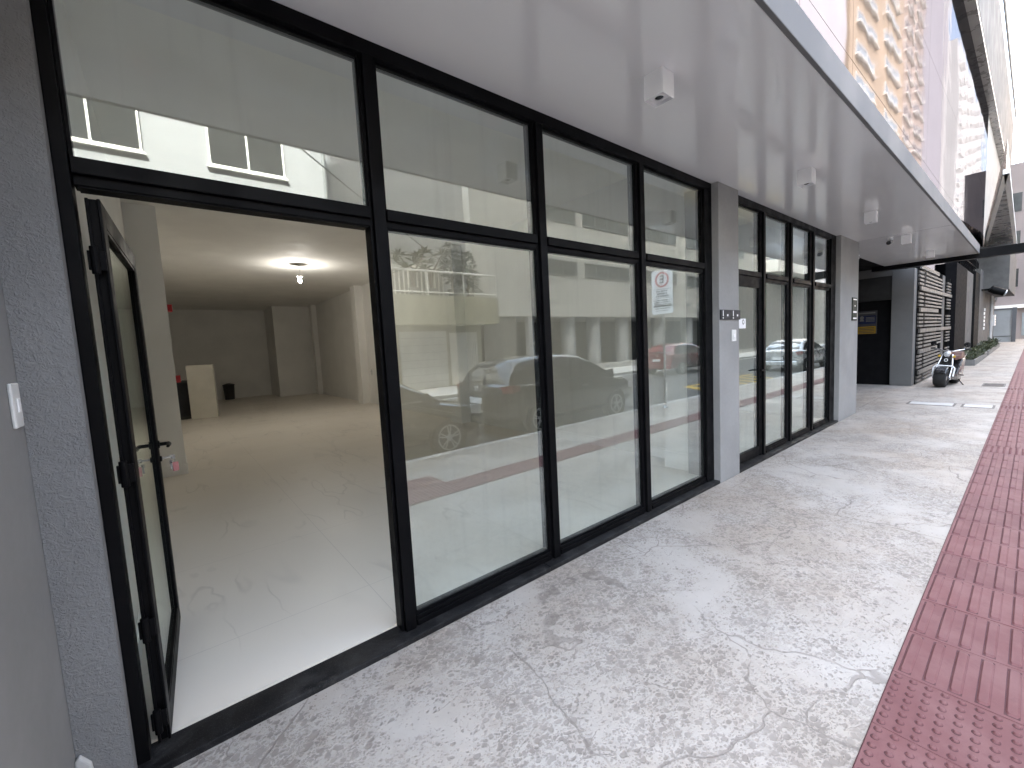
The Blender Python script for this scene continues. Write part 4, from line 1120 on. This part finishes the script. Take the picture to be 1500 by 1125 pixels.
def tower(name, label, x0, x1, y, d, h, mt, floors, cols, z0, fh, ww, wh, pm, side=0):
    T = thing(name, label, 'building', ((x0+x1)/2, y, 0))
    MB().box(x0, x1, y-d, y, 0, h).build('wall', mt, T)
    base = None; pw = (x1-x0)/cols
    for r in range(floors):
        for c in range(cols):
            loc = Vector((x0+pw*(c+.5), y, z0+fh*r))
            if base is None:
                f = MB(); e = .1
                f.box(-ww/2, ww/2, 0, .06, 0, e); f.box(-ww/2, ww/2, 0, .06, wh-e, wh); f.box(-ww/2, -ww/2+e, 0, .06, e, wh-e); f.box(ww/2-e, ww/2, 0, .06, e, wh-e)
                f.box(-.05, .05, 0, .058, e, wh-e); f.box(-ww/2-.1, ww/2+.1, 0, .35, -.25, -.01)
                base = f.build('window', 'white_paint', T, local=True); base.location = loc-wloc(T)
                pane = MB().box(-ww/2+e, ww/2-e, .002, .02, e, wh-e).build('pane', pm, base, local=True)
            else:
                w_ = base.copy(); COL.objects.link(w_); w_.location = loc-wloc(T); w_.parent = T
                p2 = pane.copy(); COL.objects.link(p2); p2.parent = w_
    return T
tower('orange_tower', 'tall warm orange apartment tower with wide pale windows up the street', 71, 103, -14, 14, 84, 'tower_orange', 13, 2, 30, 3.9, 9.5, 1.7, 'win_pale')
tower('peach_tower', 'tall peach tower with brown recessed balconies beside the orange tower', 103.4, 124, -14, 14, 78, 'tower_peach', 13, 2, 28, 3.6, 7.6, 1.9, 'win_brown')
T3 = thing('lavender_tower', 'plain windowless lavender tower wall up the street', 'building', (140, -14, 0))
MB().box(124.5, 154, -28, -14, 0, 108).build('wall', 'tower_lavender', T3)
MB().box(154.1, 157, -14.6, -13.7, 0, 108).build('corner_strip', 'tower_white', T3)
tower('white_tower', 'far white apartment tower with rows of small windows', 182, 272, -14, 14, 82, 'tower_white', 15, 6, 18, 4.2, 6.4, 1.7, 'win_dark')

# overhead cables on poles across the street
def cable(p, q, sag, lb):
    p, q = Vector(p), Vector(q)
    pts = [p.lerp(q, k/30)-Vector((0, 0, sag*4*(k/30)*(1-k/30))) for k in range(31)]
    tag(MB().tube(pts, .018, 6).build('overhead_cable', 'rubber'), lb, 'cable', 'cables over the road')
cable((-2, -7.6, 9.2), (11.6, -13.95, 4.2), .25, 'slanting service cable running down to the grey block')
cable((9, -8.0, 7.6), (36, -8.0, 7.2), 1.35, 'lower sagging cable along the road near the far kerb')
cable((9, -8.4, 8.2), (36, -8.4, 7.9), 1.5, 'upper sagging cable along the road near the far kerb')

# ------------------------------------------------------------------ world, sun, camera
EL, AZ = 52., 0.
w = bpy.data.worlds.new('World'); sc.world = w; w.use_nodes = True
wn = w.node_tree
for n in list(wn.nodes): wn.nodes.remove(n)
sky = wn.nodes.new('ShaderNodeTexSky'); sky.sky_type = 'NISHITA'; sky.sun_disc = False
sun_dir = Vector((-.45, .80, 1.18)).normalized()
sky.sun_elevation = math.asin(sun_dir.z)
sky.sun_rotation = math.atan2(sun_dir.x, sun_dir.y)
sky.air_density = 1.0; sky.dust_density = 4.0; sky.ozone_density = .6
bg = wn.nodes.new('ShaderNodeBackground'); bg.inputs['Strength'].default_value = .15
wo = wn.nodes.new('ShaderNodeOutputWorld')
hs = wn.nodes.new('ShaderNodeHueSaturation'); hs.inputs['Saturation'].default_value = .7   # thin high haze
mt_ = wn.nodes.new('ShaderNodeMix'); mt_.data_type = 'RGBA'; mt_.blend_type = 'MULTIPLY'; mt_.inputs[0].default_value = 1; mt_.inputs[7].default_value = (1.03, 1.0, .93, 1)
wn.links.new(sky.outputs[0], hs.inputs['Color']); wn.links.new(hs.outputs[0], mt_.inputs[6]); wn.links.new(mt_.outputs[2], bg.inputs[0]); wn.links.new(bg.outputs[0], wo.inputs[0])
sl = bpy.data.lights.new('sun', 'SUN'); sl.energy = 2.4; sl.angle = math.radians(.5); sl.color = (1, .95, .88)
so = bpy.data.objects.new('sun', sl); COL.objects.link(so)
so.rotation_euler = (-sun_dir).to_track_quat('-Z', 'Y').to_euler()

cam = bpy.data.cameras.new('camera'); co = bpy.data.objects.new('camera', cam); COL.objects.link(co)
FPX = 619.94
RR = ((0.7742545, -0.6307224, -0.0521454), (-0.0957275, -0.0352676, -0.9947826), (0.6255927, 0.7752067, -0.0876836))
cam.sensor_width = 36; cam.lens = 36*FPX/1500; cam.clip_start = .02; cam.clip_end = 2000
co.matrix_world = Matrix(((RR[0][0], -RR[1][0], -RR[2][0], 0), (RR[0][1], -RR[1][1], -RR[2][1], -2.15), (RR[0][2], -RR[1][2], -RR[2][2], 1.587), (0, 0, 0, 1)))
sc.camera = co
sc.view_settings.view_transform = 'Standard'; sc.view_settings.look = 'None'
sc.view_settings.exposure = 3.75; sc.view_settings.gamma = 1
sc.cycles.use_denoising = True
sc.cycles.max_bounces = 9; sc.cycles.diffuse_bounces = 5; sc.cycles.glossy_bounces = 5; sc.cycles.transparent_max_bounces = 24
sc.cycles.caustics_reflective = False; sc.cycles.caustics_refractive = False
sc.cycles.sample_clamp_indirect = 8
